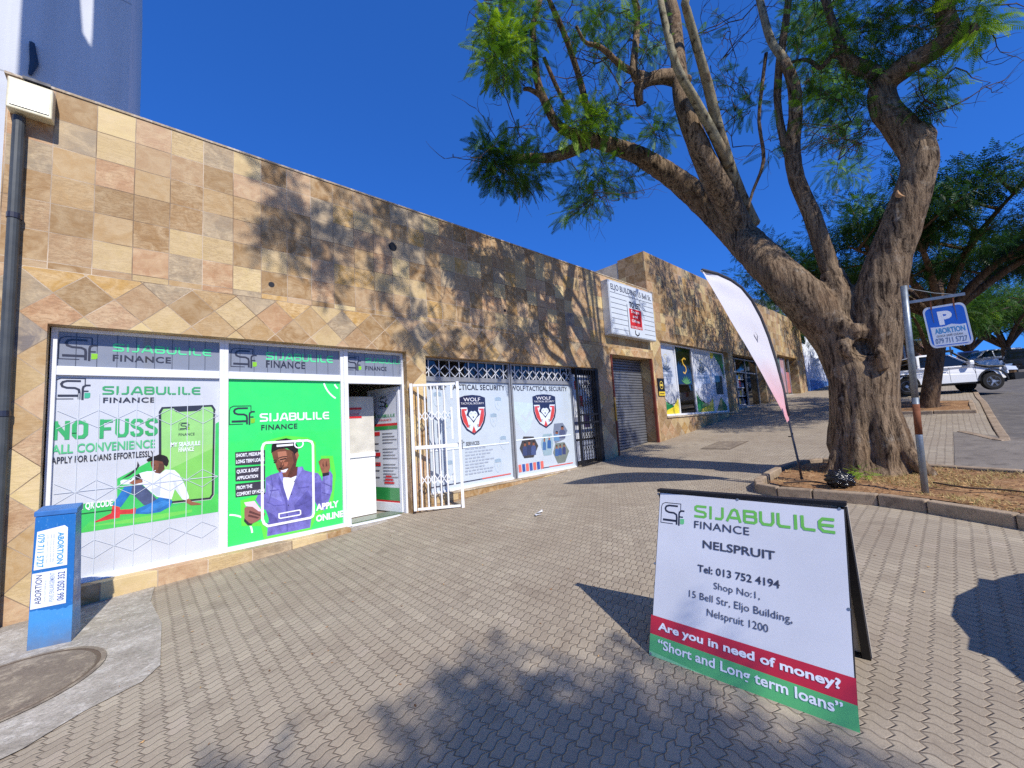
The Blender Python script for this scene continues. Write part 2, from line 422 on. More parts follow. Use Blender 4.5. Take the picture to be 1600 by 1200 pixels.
def stroke_quads(pts, w, closed=False):
    pts = [np.array(p, float) for p in pts]; n = len(pts); L, Rr = [], []
    for i in range(n):
        a = pts[(i - 1) % n] if (closed or i > 0) else None; b = pts[(i + 1) % n] if (closed or i < n - 1) else None
        d1 = (pts[i] - a) / (np.linalg.norm(pts[i] - a) + 1e-9) if a is not None else None
        d2 = (b - pts[i]) / (np.linalg.norm(b - pts[i]) + 1e-9) if b is not None else None
        if d1 is None: d1 = d2
        if d2 is None: d2 = d1
        t = d1 + d2; t = t / (np.linalg.norm(t) + 1e-9); nn = np.array([-t[1], t[0]])
        k = w / 2 / max(.5, abs(np.dot(nn, np.array([-d1[1], d1[0]]))))
        L.append(pts[i] + nn * k); Rr.append(pts[i] - nn * k)
    q = []
    for i in range(n if closed else n - 1):
        j = (i + 1) % n; q.append([L[i], Rr[i], Rr[j], L[j]])
    return q

def rrect(x0, y0, x1, y1, r, n=5):
    p = []
    for cx, cy, a0 in ((x1 - r, y1 - r, 0), (x0 + r, y1 - r, 90), (x0 + r, y0 + r, 180), (x1 - r, y0 + r, 270)):
        for k in range(n + 1):
            a = R(a0 + 90 * k / n); p.append((cx + r * math.cos(a), cy + r * math.sin(a)))
    return p
def arc(cx, cy, r, a0, a1, n=14, ry=None):
    ry = r if ry is None else ry
    return [(cx + r * math.cos(R(a0 + (a1 - a0) * k / n)), cy + ry * math.sin(R(a0 + (a1 - a0) * k / n))) for k in range(n + 1)]

class Canvas:
    """a flat printed surface: origin, u right, v up; shapes are laid as thin films over it"""
    def __init__(s, O, U, V, gap=.0012):
        s.O, s.U = np.array(O, float), np.array(U, float) / np.linalg.norm(U)
        V = np.array(V, float); V = V - s.U * np.dot(V, s.U); s.V = V / np.linalg.norm(V)
        s.N = np.cross(s.U, s.V); s.h = gap; s.mb = MB()
    def P(s, px, py):
        r = ray(px, py); t = np.dot(s.O - CAM, s.N) / np.dot(r, s.N); q = CAM + t * r - s.O
        return (float(np.dot(q, s.U)), float(np.dot(q, s.V)))
    def W(s, u, v, h=None): return s.O + s.U * u + s.V * v + s.N * (s.h if h is None else h)
    def faces(s, polys, mat):
        s.h += .00009
        for q in polys:
            a = sum(q[i][0] * q[(i + 1) % len(q)][1] - q[(i + 1) % len(q)][0] * q[i][1] for i in range(len(q)))
            if a < 0: q = q[::-1]
            s.mb.add([s.W(*p) for p in q], [tuple(range(len(q)))], mat)
    def poly(s, pts, mat, px=True): s.faces([[s.P(*p) for p in pts] if px else list(pts)], mat)
    def line(s, pts, w, mat, px=True, closed=False):
        q = [s.P(*p) for p in pts] if px else list(pts)
        s.faces(stroke_quads(q, w, closed), mat)
    def rect(s, u0, v0, u1, v1, mat): s.faces([[(u0, v0), (u1, v0), (u1, v1), (u0, v1)]], mat)
    def text(s, st, u0, u1, v0, h, mat, bold=0.0, space=1.0, shear=0.0, rot=0):
        v, f = text_shape(st, bold, space, shear)
        if not len(v): return
        hv, hf = text_shape('H', bold)
        y0, y1 = hv[:, 1].min(), hv[:, 1].max(); x0, x1 = v[:, 0].min(), v[:, 0].max()
        a = (v[:, 0] - x0) / (x1 - x0); b = (v[:, 1] - y0) / (y1 - y0)
        s.h += .00009
        if rot == 0: pts = [s.W(u0 + (u1 - u0) * i, v0 + h * j) for i, j in zip(a, b)]
        elif rot == 1: pts = [s.W(v0 - h * j, u0 + (u1 - u0) * i) for i, j in zip(a, b)]     # reads upwards
        else: pts = [s.W(v0 + h * j, u0 + (u1 - u0) * i) for i, j in zip(a, b)]              # reads downwards (u0 > u1)
        if rot == -1: f = [q[::-1] for q in f] if (u1 > u0) else f
        s.mb.add(pts, f, mat)
    def T(s, st, p0, p1, top, mat, bold=0.0, **kw):
        """text between two pixels of its baseline, `top` = pixel row of the cap line above p0"""
        a, b = s.P(*p0), s.P(*p1); c = s.P(p0[0], top)
        s.text(st, a[0], b[0], (a[1] + b[1]) / 2, abs(c[1] - a[1]), mat, bold, **kw)
    def glyphs(s, u0, v0, w, h, shapes, th, mat):
        for line in shapes:
            s.faces(stroke_quads([(u0 + x * w, v0 + y * h) for x, y in line], th), mat)
    def flush(s, name, parent):
        if s.mb.v:
            o = s.mb.build(name, parent); s.mb = MB(); return o

LET = {  # wide rounded capitals of the finance shop's word mark, drawn as pen strokes in a unit box
 'S': [[(1, .9), (.22, .9), (.09, .82), (.09, .62), (.22, .53), (.8, .47), (.92, .38), (.92, .18), (.8, .1), (0, .1)]],
 'I': [[(.5, 0), (.5, 1)]],
 'J': [[(.85, 1), (.85, .25), (.68, .1), (.05, .1)]],
 'A': [[(.05, 0), (.42, .84), (.58, .92), (.74, .84), (.98, 0)], [(.3, .3), (.85, .3)]],
 'B': [[(.1, .1), (.1, .9), (.78, .9), (.9, .82), (.9, .62), (.78, .53), (.2, .53)], [(.78, .53), (.93, .44), (.93, .2), (.8, .1), (.1, .1)]],
 'U': [[(.08, 1), (.08, .3), (.24, .1), (.78, .1), (.92, .3), (.92, 1)]],
 'L': [[(.1, 1), (.1, .25), (.24, .1), (1, .1)]],
 'E': [[(1, .9), (.3, .9), (.09, .7), (.09, .3), (.3, .1), (1, .1)], [(.1, .5), (.95, .5)]]}
HEAVY = {'N': [[(.14, 0), (.14, 1)], [(.14, .86), (.86, .14)], [(.86, 0), (.86, 1)]], 'O': [[(.14, .3), (.14, .76), (.3, .9), (.7, .9), (.86, .76), (.86, .24), (.7, .1), (.3, .1), (.14, .24), (.14, .34)]],
 'F': [[(.16, 0), (.16, 1)], [(.16, .9), (.95, .9)], [(.16, .5), (.85, .5)]], 'U': [[(.14, 1), (.14, .26), (.3, .1), (.7, .1), (.86, .26), (.86, 1)]],
 'S': [[(.88, .72), (.84, .84), (.7, .9), (.3, .9), (.14, .78), (.14, .66), (.3, .55), (.7, .45), (.86, .34), (.86, .2), (.7, .1), (.3, .1), (.14, .18), (.12, .3)]]}
def heavy(cv, st, p0, p1, top, mat, th=.3, gap=.16):
    a, b, c = cv.P(*p0), cv.P(*p1), cv.P(p0[0], top); h = c[1] - a[1]; v0 = (a[1] + b[1]) / 2; w = (b[0] - a[0]) / (len(st) + gap * (len(st) - 1))
    for i, ch in enumerate(st): cv.glyphs(a[0] + i * w * (1 + gap), v0, w, h, HEAVY[ch], th * w, mat)
def wordmark(cv, u0, u1, v0, h, mat, th=.19):
    widths = {'S': 1.12, 'I': .34, 'J': .8, 'A': 1.2, 'B': 1.1, 'U': 1.1, 'L': .95, 'E': 1.05}
    word = 'SIJABULILE'; gap = .2; tot = sum(widths[c] for c in word) + gap * (len(word) - 1); k = (u1 - u0) / tot; u = u0
    for c in word:
        w = widths[c] * k
        cv.glyphs(u, v0, w, h, LET[c], th * h, mat); u += w + gap * k
def sf_logo(cv, u, v, h, mat=None, green=None, th=1.0):
    mat = mat or M_INK; green = green or M_SFGREEN
    def S(pts, w): cv.line([(u + x * h, v + y * h) for x, y in pts], w * h * th, mat, px=False)
    S([(.98, .66), (.98, .98), (.2, .98), (.06, .9), (.02, .74), (.02, .02), (.62, .02)], .035)
    S([(.84, .86), (.4, .86), (.27, .81), (.22, .71), (.26, .6), (.4, .54), (.66, .53), (.78, .46), (.8, .34), (.8, .0)], .085)
    S([(.12, .17), (.8, .17)], .1)
    S([(1.16, .66), (1.02, .66), (.93, .6), (.91, .5), (.91, -.03)], .075)
    S([(.9, .38), (1.1, .38)], .06)
    cv.poly([(u + x * h, v + y * h) for x, y in ((.97, .05), (1.1, .05), (1.16, .1), (1.16, .3), (.97, .3))], green, px=False)
def brand(cv, logo_px, word0, word1, word_top, fin0, fin1, fin_top, col=None, ink_=None, green=None):
    """logo_px = (x, ytop, ybottom) of the logo frame; word/fin = baseline pixels"""
    col = col or M_GREENTXT; ink_ = ink_ or M_INK
    a = cv.P(logo_px[0], logo_px[2]); b = cv.P(logo_px[0], logo_px[1]); sf_logo(cv, a[0], a[1], b[1] - a[1], ink_, green)
    p, q = cv.P(*word0), cv.P(*word1); t = cv.P(word0[0], word_top)
    wordmark(cv, p[0], q[0], (p[1] + q[1]) / 2, t[1] - p[1], col)
    cv.T('FINANCE', fin0, fin1, fin_top, ink_, .02, space=1.12)

# ------------------------------------------------------------------ ground, road, pavement
def sheet(name, xs, y0f, y1f, zoff, mat, ny=6, thick=0.0, pts=None):
    mb = MB(); vs = []; xs = list(xs)
    for x in xs:
        a, b = y0f(x), y1f(x)
        for j in range(ny + 1):
            y = a + (b - a) * j / ny; vs.append((x, y, g(x, y) + zoff))
    n = ny + 1
    fs = [(i * n + j, (i + 1) * n + j, (i + 1) * n + j + 1, i * n + j + 1) for i in range(len(xs) - 1) for j in range(ny)]
    mb.add(vs, fs, mat)
    if thick:
        for edge in (0, ny):
            top = [vs[i * n + edge] for i in range(len(xs))]
            q = [(p[0], p[1], p[2] - thick) for p in top]
            f = [(i, i + 1, len(xs) + i + 1, len(xs) + i) for i in range(len(xs) - 1)]
            if edge == 0: f = [k[::-1] for k in f]
            mb.add(top + q, f, mat)
    return struct(mb.build(name))
frange = lambda a, b, s: [a + s * i for i in range(int(round((b - a) / s)) + 1)]
sheet('ground', [-200, -60, -30, -10, 0, 10, 20, 30, 45, 60, 90, 120, 200, 500], lambda x: -160, lambda x: 160, -.45, M_EARTH, 24)
sheet('road', frange(-30, 60, 1.0) + [70, 85, 100, 120], lambda x: -14.0, lambda x: -6.2 if x > 11.3 else -6.9, -.12, M_ASPH, 8)
def yout(x): return -6.9 if x < 10.9 else (-6.9 + .7 * min(1, (x - 10.9) / .6))
sheet('pavement', frange(-8, 40, .5), lambda x: yout(x), lambda x: .35, 0, M_PAVE, 10, .14)
sheet('driveway_apron', [8.6, 9.2, 10, 11, 11.6, 12.4, 13.1], lambda x: -7.2 if x < 11.2 else -7.2 + (x - 11.2) * .81, lambda x: -5.66, .005, M_ASPH2, 4)
sheet('opposite_pavement', frange(-30, 60, 5), lambda x: -19, lambda x: -14, 0, M_CONC, 3, .2)

def ring(name, pts, w, h, z0, mat, jitter=.0):
    """a kerb run of upright stones along a line on the ground"""
    mb = MB(); P2 = []
    for (x0, y0), (x1, y1) in zip(pts[:-1], pts[1:]):
        n = max(1, int(round(math.hypot(x1 - x0, y1 - y0) / .8)))
        for k in range(n): P2.append((x0 + (x1 - x0) * k / n, y0 + (y1 - y0) * k / n))
    P2.append(pts[-1]); rnd = random.Random(4)
    off = lambda a, b: (-(b[1] - a[1]) / math.hypot(b[0] - a[0], b[1] - a[1]) * w, (b[0] - a[0]) / math.hypot(b[0] - a[0], b[1] - a[1]) * w)
    nr = [off(P2[max(0, i - 1)], P2[min(len(P2) - 1, i + 1)]) for i in range(len(P2))]
    for i in range(len(P2) - 1):
        a, b = Vector((*P2[i], 0)), Vector((*P2[i + 1], 0)); d = (b - a); e = d.normalized() * .005
        dz = rnd.uniform(-jitter, jitter)
        q = []
        for p, nn, s in ((a, nr[i], e), (b, nr[i + 1], -e)):
            for k in (0, 1):
                q.append((p.x + s.x + nn[0] * k, p.y + s.y + nn[1] * k))
        q = [q[0], q[2], q[3], q[1]]
        ar = sum(q[i2][0] * q[(i2 + 1) % 4][1] - q[(i2 + 1) % 4][0] * q[i2][1] for i2 in range(4))
        if ar < 0: q = q[::-1]
        mb.hexa([(x, y, g(x, y) + z0 - .1) for x, y in q], [(x, y, g(x, y) + z0 + h + dz) for x, y in q], mat)
    return struct(mb.build(name, bevel=.014))
BED = [(5.9, -6.75), (6.3, -6.05), (6.58, -5.5), (6.72, -5.1), (6.74, -4.5), (6.74, -4.15), (6.86, -3.93), (7.1, -3.84), (7.7, -3.82), (8.3, -3.84), (8.7, -3.95), (8.95, -4.2), (8.9, -4.7), (8.67, -5.34), (8.43, -6.21), (8.4, -6.75)]
ring('kerb', BED, .1, .125, 0, M_KERB, .005)
def poly_sheet(name, pts, zoff, mat, kind='structure', sub=.25, bumpy=0.0):
    """an irregular patch lying on the sloping ground, gridded so it follows the slope"""
    x0, x1 = min(p[0] for p in pts), max(p[0] for p in pts); y0, y1 = min(p[1] for p in pts), max(p[1] for p in pts)
    import bmesh
    bm = bmesh.new(); bm.faces.new([bm.verts.new((x, y, 0)) for x, y in pts])
    for k in range(int((x1 - x0) / sub) + 1):
        geom = bm.verts[:] + bm.edges[:] + bm.faces[:]
        bmesh.ops.bisect_plane(bm, geom=geom, plane_co=(x0 + sub * k, 0, 0), plane_no=(1, 0, 0))
    for k in range(int((y1 - y0) / sub) + 1):
        geom = bm.verts[:] + bm.edges[:] + bm.faces[:]
        bmesh.ops.bisect_plane(bm, geom=geom, plane_co=(0, y0 + sub * k, 0), plane_no=(0, 1, 0))
    for v in bm.verts: v.co.z = g(v.co.x, v.co.y) + zoff + bumpy * noise.noise(Vector((v.co.x * 2.5, v.co.y * 2.5, 1)))
    bmesh.ops.recalc_face_normals(bm, faces=bm.faces)
    if sum(f.normal.z for f in bm.faces) < 0: bmesh.ops.reverse_faces(bm, faces=bm.faces)
    me = bpy.data.meshes.new(name); bm.to_mesh(me); bm.free(); me.materials.append(mat)
    me.polygons.foreach_set('use_smooth', [True] * len(me.polygons))
    o = bpy.data.objects.new(name, me); COL.objects.link(o); o['kind'] = kind
    return o
BED_IN = [(6.0, -6.7), (6.4, -6.0), (6.68, -5.4), (6.82, -5.0), (6.83, -4.2), (7.0, -3.96), (7.7, -3.92), (8.3, -3.94), (8.66, -4.05), (8.86, -4.3), (8.8, -4.8), (8.58, -5.36), (8.35, -6.2), (8.3, -6.7)]
poly_sheet('tree_bed_soil', BED_IN, .1, M_SOIL, sub=.12, bumpy=.03)
BED2 = [(16.25, -6.08), (16.3, -4.55), (16.6, -4.3), (18.6, -4.35), (18.8, -4.6), (18.5, -6.08)]
ring('kerb', BED2 + [BED2[0]], -.1, .09, 0, M_KERB, .004)
poly_sheet('tree_bed_soil', [(16.34, -6.0), (16.4, -4.58), (16.64, -4.4), (18.55, -4.44), (18.7, -4.62), (18.42, -6.0)], .07, M_SOIL, sub=.2, bumpy=.04)
ring('kerb', [(13.15, -5.7), (12.5, -5.92), (11.9, -6.1), (11.68, -6.22), (11.75, -6.32), (12.2, -6.34), (14, -6.34), (20, -6.34), (30, -6.34), (45, -6.34)], .13, .02, 0, M_KERB, .004)
poly_sheet('concrete_patch', [(-4, -.02), (.84, -.02), (.8, -.5), (.86, -1.2), (.83, -2.05), (.74, -2.2), (.5, -2.3), (.3, -2.46), (-.2, -2.6), (-1, -2.75), (-4, -2.8)], .006, M_CONC, sub=.3, bumpy=.004)

def disc_cover(name, x, y, r, label, rim_mat, mat):
    mb = MB(); n = 40
    ringp = lambda rr, z: [(x + rr * math.cos(2 * math.pi * k / n), y + rr * math.sin(2 * math.pi * k / n), g(x + rr * math.cos(2 * math.pi * k / n), y) + z) for k in range(n)]
    def band(a, b, m): mb.add(a + b, [(k, (k + 1) % n, n + (k + 1) % n, n + k) for k in range(n)], m)
    band(ringp(r * 1.06, .012), ringp(r, .012), mat); band(ringp(r, .012), ringp(r, -.004), rim_mat)
    band(ringp(r, .0085), ringp(r * .955, .0085), rim_mat); band(ringp(r * .955, .0085), ringp(r * .94, .014), mat)
    mb.add(ringp(r * .94, .014), [tuple(range(n))], mat)
    return tag(mb.build(name), label, 'manhole cover')
M_RIMD = paint((98, 84, 70), .9, name='dirt_seam')
disc_cover('manhole_cover', .06, -1.56, .47, 'large round concrete manhole cover set in the rough concrete by the blue pillar', M_RIMD, M_CONC2)
mb = MB()
x, y = 11.1, -1.9
for (u0, u1, v0, v1, z, m) in ((-.62, .62, -.34, .34, .006, M_RIMD), (-.59, .59, -.31, .31, .012, M_CONC2)):
    q = [(x + u, y + v) for u, v in ((u0, v0), (u1, v0), (u1, v1), (u0, v1))]
    mb.hexa([(a, b, g(a, b) - .02) for a, b in q], [(a, b, g(a, b) + z) for a, b in q], m)
tag(mb.build('manhole_cover'), 'rectangular cover let into the paving in front of the roller shutter', 'manhole cover')

# ------------------------------------------------------------------ the low tiled shop building
def wall_front(mb, x0, x1, z0, z1, depth, openings, mat, back=.3, y=0.0):
    xs = sorted({x0, x1, *[o[0] for o in openings], *[o[1] for o in openings]})
    zs = sorted({z0, z1, *[o[2] for o in openings], *[o[3] for o in openings]})
    for i in range(len(xs) - 1):
        for j in range(len(zs) - 1):
            cx, cz = (xs[i] + xs[i + 1]) / 2, (zs[j] + zs[j + 1]) / 2
            if any(o[0] < cx < o[1] and o[2] < cz < o[3] for o in openings): continue
            mb.add([(xs[i], y, zs[j]), (xs[i + 1], y, zs[j]), (xs[i + 1], y, zs[j + 1]), (xs[i], y, zs[j + 1])], [(0, 1, 2, 3)], mat)
    for a, b, c, d_ in openings:
        dd = depth
        mb.add([(a, y, c), (a, y, d_), (a, y + dd, d_), (a, y + dd, c)], [(0, 1, 2, 3)], mat)
        mb.add([(b, y, c), (b, y + dd, c), (b, y + dd, d_), (b, y, d_)], [(0, 1, 2, 3)], mat)
        mb.add([(a, y, d_), (b, y, d_), (b, y + dd, d_), (a, y + dd, d_)], [(0, 1, 2, 3)], mat)
    mb.add([(x0, y, z1), (x1, y, z1), (x1, y + back, z1), (x0, y + back, z1)], [(0, 1, 2, 3)], mat)
    mb.add([(x0, y, z0), (x0, y, z1), (x0, y + back, z1), (x0, y + back, z0)], [(0, 1, 2, 3)], mat)
    mb.add([(x1, y, z0), (x1, y + back, z0), (x1, y + back, z1), (x1, y, z1)], [(0, 1, 2, 3)], mat)
    mb.add([(x0, y + back, z1), (x1, y + back, z1), (x1, y + back, z1 - .5), (x0, y + back, z1 - .5)], [(0, 1, 2, 3)], mat)

BLD = empty('shop_building', (4.5, 0, 0), 'low building faced with tan slate tiles, with the green finance shop on its left', 'building')
mb = MB()
wall_front(mb, -.31, 11.65, -1.0, 5.05, .2, [(.02, 3.79, -1.0, 2.64), (4.13, 8.84, -1.0, 2.6), (9.45, 11.56, -1.0, 3.0)], M_TILE1)
for X0, X1 in ((9.45, 9.45), (11.56, 11.56)):                 # deep cheeks of the shutter recess
    sgn = 1 if X0 < 10 else -1
    q = [(X0, .2, -1), (X0, .2, 3.0), (X0, .42, 3.0), (X0, .42, -1)]
    mb.add(q, [(0, 1, 2, 3) if sgn > 0 else (3, 2, 1, 0)], M_TILE1)
mb.add([(9.45, .2, 3.0), (11.56, .2, 3.0), (11.56, .42, 3.0), (9.45, .42, 3.0)], [(0, 1, 2, 3)], M_TILE1)
mb.build('wall', BLD)
M_PLASTER = mat_ground('plaster', (206, 196, 178), (176, 164, 146), 1.2, (150, 138, 122), .006, 60)
M_COPE = mat_ground('coping', (190, 172, 146), (150, 132, 108), 3.0, (224, 216, 204), .006, 60)
mb = MB(); mb.box(-.33, 11.64, -.012, .29, 5.052, 5.075, M_COPE); mb.build('coping', BLD)
mb = MB(); mb.box(-.3, 11.6, .32, 9.0, 4.4, 4.55, M_PLASTER); mb.box(-.3, -.1, .32, 9.0, -1, 4.4, M_PLASTER); mb.box(-.1, 11.6, 8.8, 9.0, -1, 4.4, M_PLASTER)
mb.build('roof', BLD)
mb = MB()
mb.box(.02, 2.854, -.02, .2, -.5, .12, M_PLINTH); mb.box(4.13, 8.0, -.02, .2, -.5, .312, M_PLINTH)
mb.box(2.856, 3.79, -.015, .6, -.5, .1, M_CONC)
mb.build('plinth', BLD, bevel=.008)
for cx, cz, r in ((1.914, 3.384, .035), (5.95, 3.62, .03), (3.62, 4.33, .07)):
    mb = MB(); mb.lathe((cx, -.004, cz), (0, 1, 0), [(r, 0), (r * .98, .003)], M_BLACK, 16); mb.build('wall_hole', BLD)
# room behind the open door
mb = MB(); INT = paint((196, 192, 182), .6, name='interior_wall'); FLR = paint((150, 140, 126), .5, name='interior_floor')
x0, x1, y0, y1, z0, z1 = 2.0, 3.95, .205, 3.2, .11, 2.65
q = [(x0, y0, z0), (x1, y0, z0), (x1, y1, z0), (x0, y1, z0), (x0, y0, z1), (x1, y0, z1), (x1, y1, z1), (x0, y1, z1)]
mb.add(q, [(0, 1, 2, 3)], FLR); mb.add(q, [(7, 6, 5, 4)], INT); mb.add(q, [(2, 6, 7, 3), (1, 5, 6, 2), (0, 3, 7, 4)], INT)
mb.build('shop_interior', BLD)

def frame_bars(mb, xs, zs, w, y0, y1, mat, x0=None, x1=None):
    """uprights at xs and rails at zs; rails stop between uprights"""
    for x in xs: mb.box(x - w / 2, x + w / 2, y0, y1, zs[0], zs[-1], mat)
    for z in zs:
        for a, b in zip(xs[:-1], xs[1:]): mb.box(a + w / 2, b - w / 2, y0 + .004, y1 - .004, z - w / 2 if z > zs[0] else z, z + w / 2 if z < zs[-1] else z, mat)
def panel(mb, x0, x1, z0, z1, y, mat): mb.add([(x0, y, z0), (x1, y, z0), (x1, y, z1), (x0, y, z1)], [(0, 1, 2, 3)], mat)
def wall_canvas(y=.17): return Canvas((0, y, 0), (1, 0, 0), (0, 0, 1))

M_BLIND = paint((128, 134, 146), .5, 0, .06, 3, name='grey_vinyl')
M_MINT = paint((84, 214, 150), .5, name='mint_ink')
def shop_bay(x0, x1, zsill, ztr, zhead, upper, lower, name='shop_window'):
    mb = MB(); w = .045
    for x in (x0, x1 - w): mb.box(x, x + w, .13, .195, zsill, zhead, M_ALU)
    for a, b in ((zsill, zsill + .045), (ztr - .045, ztr + .045), (zhead - .035, zhead)): mb.box(x0 + w, x1 - w, .134, .192, a, b, M_ALU)
    mb.box(x0 - .0, x1, .115, .13, zsill - .012, zsill + .018, M_ALU)
    o = mb.build(name, BLD, bevel=.004)
    p = MB(); panel(p, x0 + w, x1 - w, zsill + .045, ztr - .045, .17, lower)
    if upper: panel(p, x0 + w, x1 - w, ztr + .045, zhead - .035, .17, upper)
    p.build('pane', o)
    return o
def blind_lines(cv, x0, x1, z0, z1, step=.15):
    x = x0 + step * .8
    while x < x1 - .03:
        cv.rect(x - .003, z0, x + .003, z1, ink(70, 74, 84)); x += step
    return cv

# first bay: the pale poster with a phone
b1 = shop_bay(.03, 1.433, .12, 2.205, 2.639, M_BLIND, M_PAPER)
cv = wall_canvas(); blind_lines(cv, .08, 1.385, 2.252, 2.602)
brand(cv, (90, 524, 561), (176, 549), (330, 557), 536.5, (176, 564), (267, 568), 554, M_MINT)
cv.flush('lettering', b1)
cv = wall_canvas()
LG, MG, DG = ink(60, 190, 92), ink(44, 176, 86), ink(150, 208, 118)
cv.poly([(118, 834), (118, 788), (183, 783), (183, 748), (200, 739), (237, 719), (270, 700), (345.4, 657), (345.4, 799)], LG)
cv.poly([(122, 833.5), (140, 815), (240, 800), (345.4, 770), (345.4, 798.5)], ink(76, 196, 84))
cv.poly([(140, 822), (230, 806), (300, 796), (300, 800), (230, 815)], ink(112, 204, 84))
cv.poly([(250, 644), (254, 638), (330, 635), (334, 640), (332, 772), (328, 778), (255, 786), (251, 780)], DG)
cv.poly([(251, 740), (333, 700), (332, 772), (328, 778), (255, 786), (251, 780)], ink(126, 200, 92))
cv.line([(250.5, 784), (250, 644), (254, 637.5), (331, 634), (335, 640), (332.5, 772), (328, 778.5), (256, 786)], .022, M_INK)
cv.line([(336.5, 642), (334.3, 773), (329, 780.5), (270, 786.5)], .006, ink(190, 190, 190))
cv.poly([(271, 637.3), (316, 635), (313, 642), (275, 644)], M_INK)
cv.flush('printed_phone', b1)
Z = lambda x, y: (150 + x / 8, 700 + y / 8)
def art(cv, mat, *pts): cv.poly([Z(*p) for p in pts], mat)
skin_ = lambda r, g_, b: paint((r, g_, b), .5, 0, .24, 16, .35, 'printed_skin')
BR, BR2, HAIR = skin_(116, 72, 52), skin_(146, 94, 70), paint((34, 28, 28), .5, 0, .4, 40, .3, 'printed_hair')
cl_ = lambda r, g_, b: paint((r, g_, b), .5, 0, .28, 12, .35, 'printed_cloth')
JN, JN2, JN3 = cl_(44, 112, 178), cl_(74, 84, 116), cl_(58, 130, 196)
SW, RD = paint((224, 228, 236), .5, 0, .1, 9, .35, 'printed_cloth'), cl_(200, 58, 58)
art(cv, M_INK, (520, 165), (545, 220), (500, 290), (420, 350), (320, 390), (430, 310), (510, 240))
art(cv, RD, (500, 745), (490, 820), (300, 830), (300, 770), (430, 765))
art(cv, RD, (205, 715), (300, 740), (300, 840), (295, 870), (180, 890), (0, 930), (-28, 925), (100, 860), (190, 815))
art(cv, JN2, (450, 470), (560, 455), (640, 510), (760, 640), (740, 690), (600, 715), (440, 560))
art(cv, JN, (365, 470), (450, 475), (440, 560), (310, 740), (205, 710), (280, 600))
art(cv, JN, (490, 820), (500, 765), (700, 680), (800, 610), (900, 625), (955, 660), (930, 730), (800, 800), (640, 825))
art(cv, JN3, (560, 800), (720, 700), (860, 650), (920, 680), (800, 760), (660, 806))
art(cv, SW, (560, 310), (640, 290), (740, 290), (800, 320), (870, 270), (980, 275), (1040, 330), (1100, 440), (1160, 600), (1160, 640), (1110, 650), (1080, 640), (985, 510), (945, 640), (880, 630), (760, 610), (640, 510), (580, 455), (310, 455), (305, 410), (340, 395), (440, 400), (470, 350))
art(cv, ink(196, 202, 216), (800, 320), (812, 420), (800, 600), (760, 600), (680, 520), (790, 480))
art(cv, ink(206, 212, 224), (985, 510), (960, 400), (1000, 420), (1040, 540), (1090, 640))
art(cv, BR, (680, 180), (700, 160), (780, 150), (850, 180), (858, 260), (800, 322), (740, 310), (720, 280), (690, 230))
art(cv, ink(86, 54, 42), (790, 190), (850, 200), (858, 262), (800, 322), (770, 300))
art(cv, ink(60, 36, 30), (700, 214), (740, 206), (742, 216), (704, 224)); art(cv, SW, (722, 282), (752, 274), (742, 290))
art(cv, HAIR, (630, 150), (650, 130), (690, 108), (740, 100), (790, 78), (850, 90), (890, 110), (912, 160), (900, 210), (880, 236), (850, 210), (830, 170), (740, 155), (650, 172))
art(cv, BR2, (410, 440), (480, 390), (580, 390), (585, 430), (470, 457)); art(cv, M_INK, (470, 350), (540, 320), (572, 385), (500, 402))
art(cv, BR2, (1110, 655), (1160, 630), (1200, 670), (1320, 695), (1300, 710), (1190, 717), (1140, 690))
cv.flush('printed_man', b1)
brand(cv, (83.5, 590, 624), (160, 616.5), (313, 616.8), 603, (161, 629.3), (242, 629), 621, ink(60, 160, 96), None, ink(60, 170, 130))
GT = ink(56, 168, 92)
heavy(cv, 'NO', (82, 687), (137, 686), 657.5, GT); heavy(cv, 'FUSS', (155, 684), (246, 682), 654, GT)
cv.T('ALL CONVENIENCE', (80, 709), (242, 700.5), 694.5, ink(84, 184, 120), .022)
cv.T('APPLY FOR LOANS EFFORTLESSLY', (80, 725), (241, 713.5), 714.5, M_INK, .02, space=1.05)
cv.T('SCAN QR CODE', (104, 798), (176, 792), 787.5, M_WINK, .03)
cv.line([(124, 803), (176, 796.5)], .008, ink(40, 90, 50))
p = cv.P(279, 672); sf_logo(cv, p[0], p[1], .085, M_INK)
cv.T('FINANCE', (279, 681), (304, 680), 677, M_INK); cv.T('MY SIJABULILE', (267, 698), (313, 696), 691, M_WINK, .02); cv.T('FINANCE', (279, 706), (303, 705), 699, M_WINK, .02)
cv.flush('lettering', b1)
def trellis(cv, x0, x1, z0, z1, mat, step, levels, w, wx=None):
    n = max(1, int(round((x1 - x0) / step))); s = (x1 - x0) / n
    box = lambda a, b, c, d: [(a, b), (c, b), (c, d), (a, d)]
    cv.faces([box(x0 + s * k - w / 2, z0, x0 + s * k + w / 2, z1) for k in range(1, n)], mat)
    for up in (1, -1):
        q = []
        for z, hh in levels:
            for k in range(n):
                a, b = (0, hh) if k % 2 else (hh, 0)
                q += stroke_quads([(x0 + s * k, z + a * up), (x0 + s * (k + 1), z + b * up)], (wx or w) * .8)
        cv.faces(q, mat)
GHOST = paint((200, 206, 214), .4, 0, .03, name='pale_lines')
trellis(cv, .09, 1.38, .18, 1.98, GHOST, .145, [(1.72, .09), (1.0, .1), (.42, .09)], .006)
cv.rect(.09, 1.0, 1.38, 1.008, GHOST)
cv.flush('trellis_lines', b1)

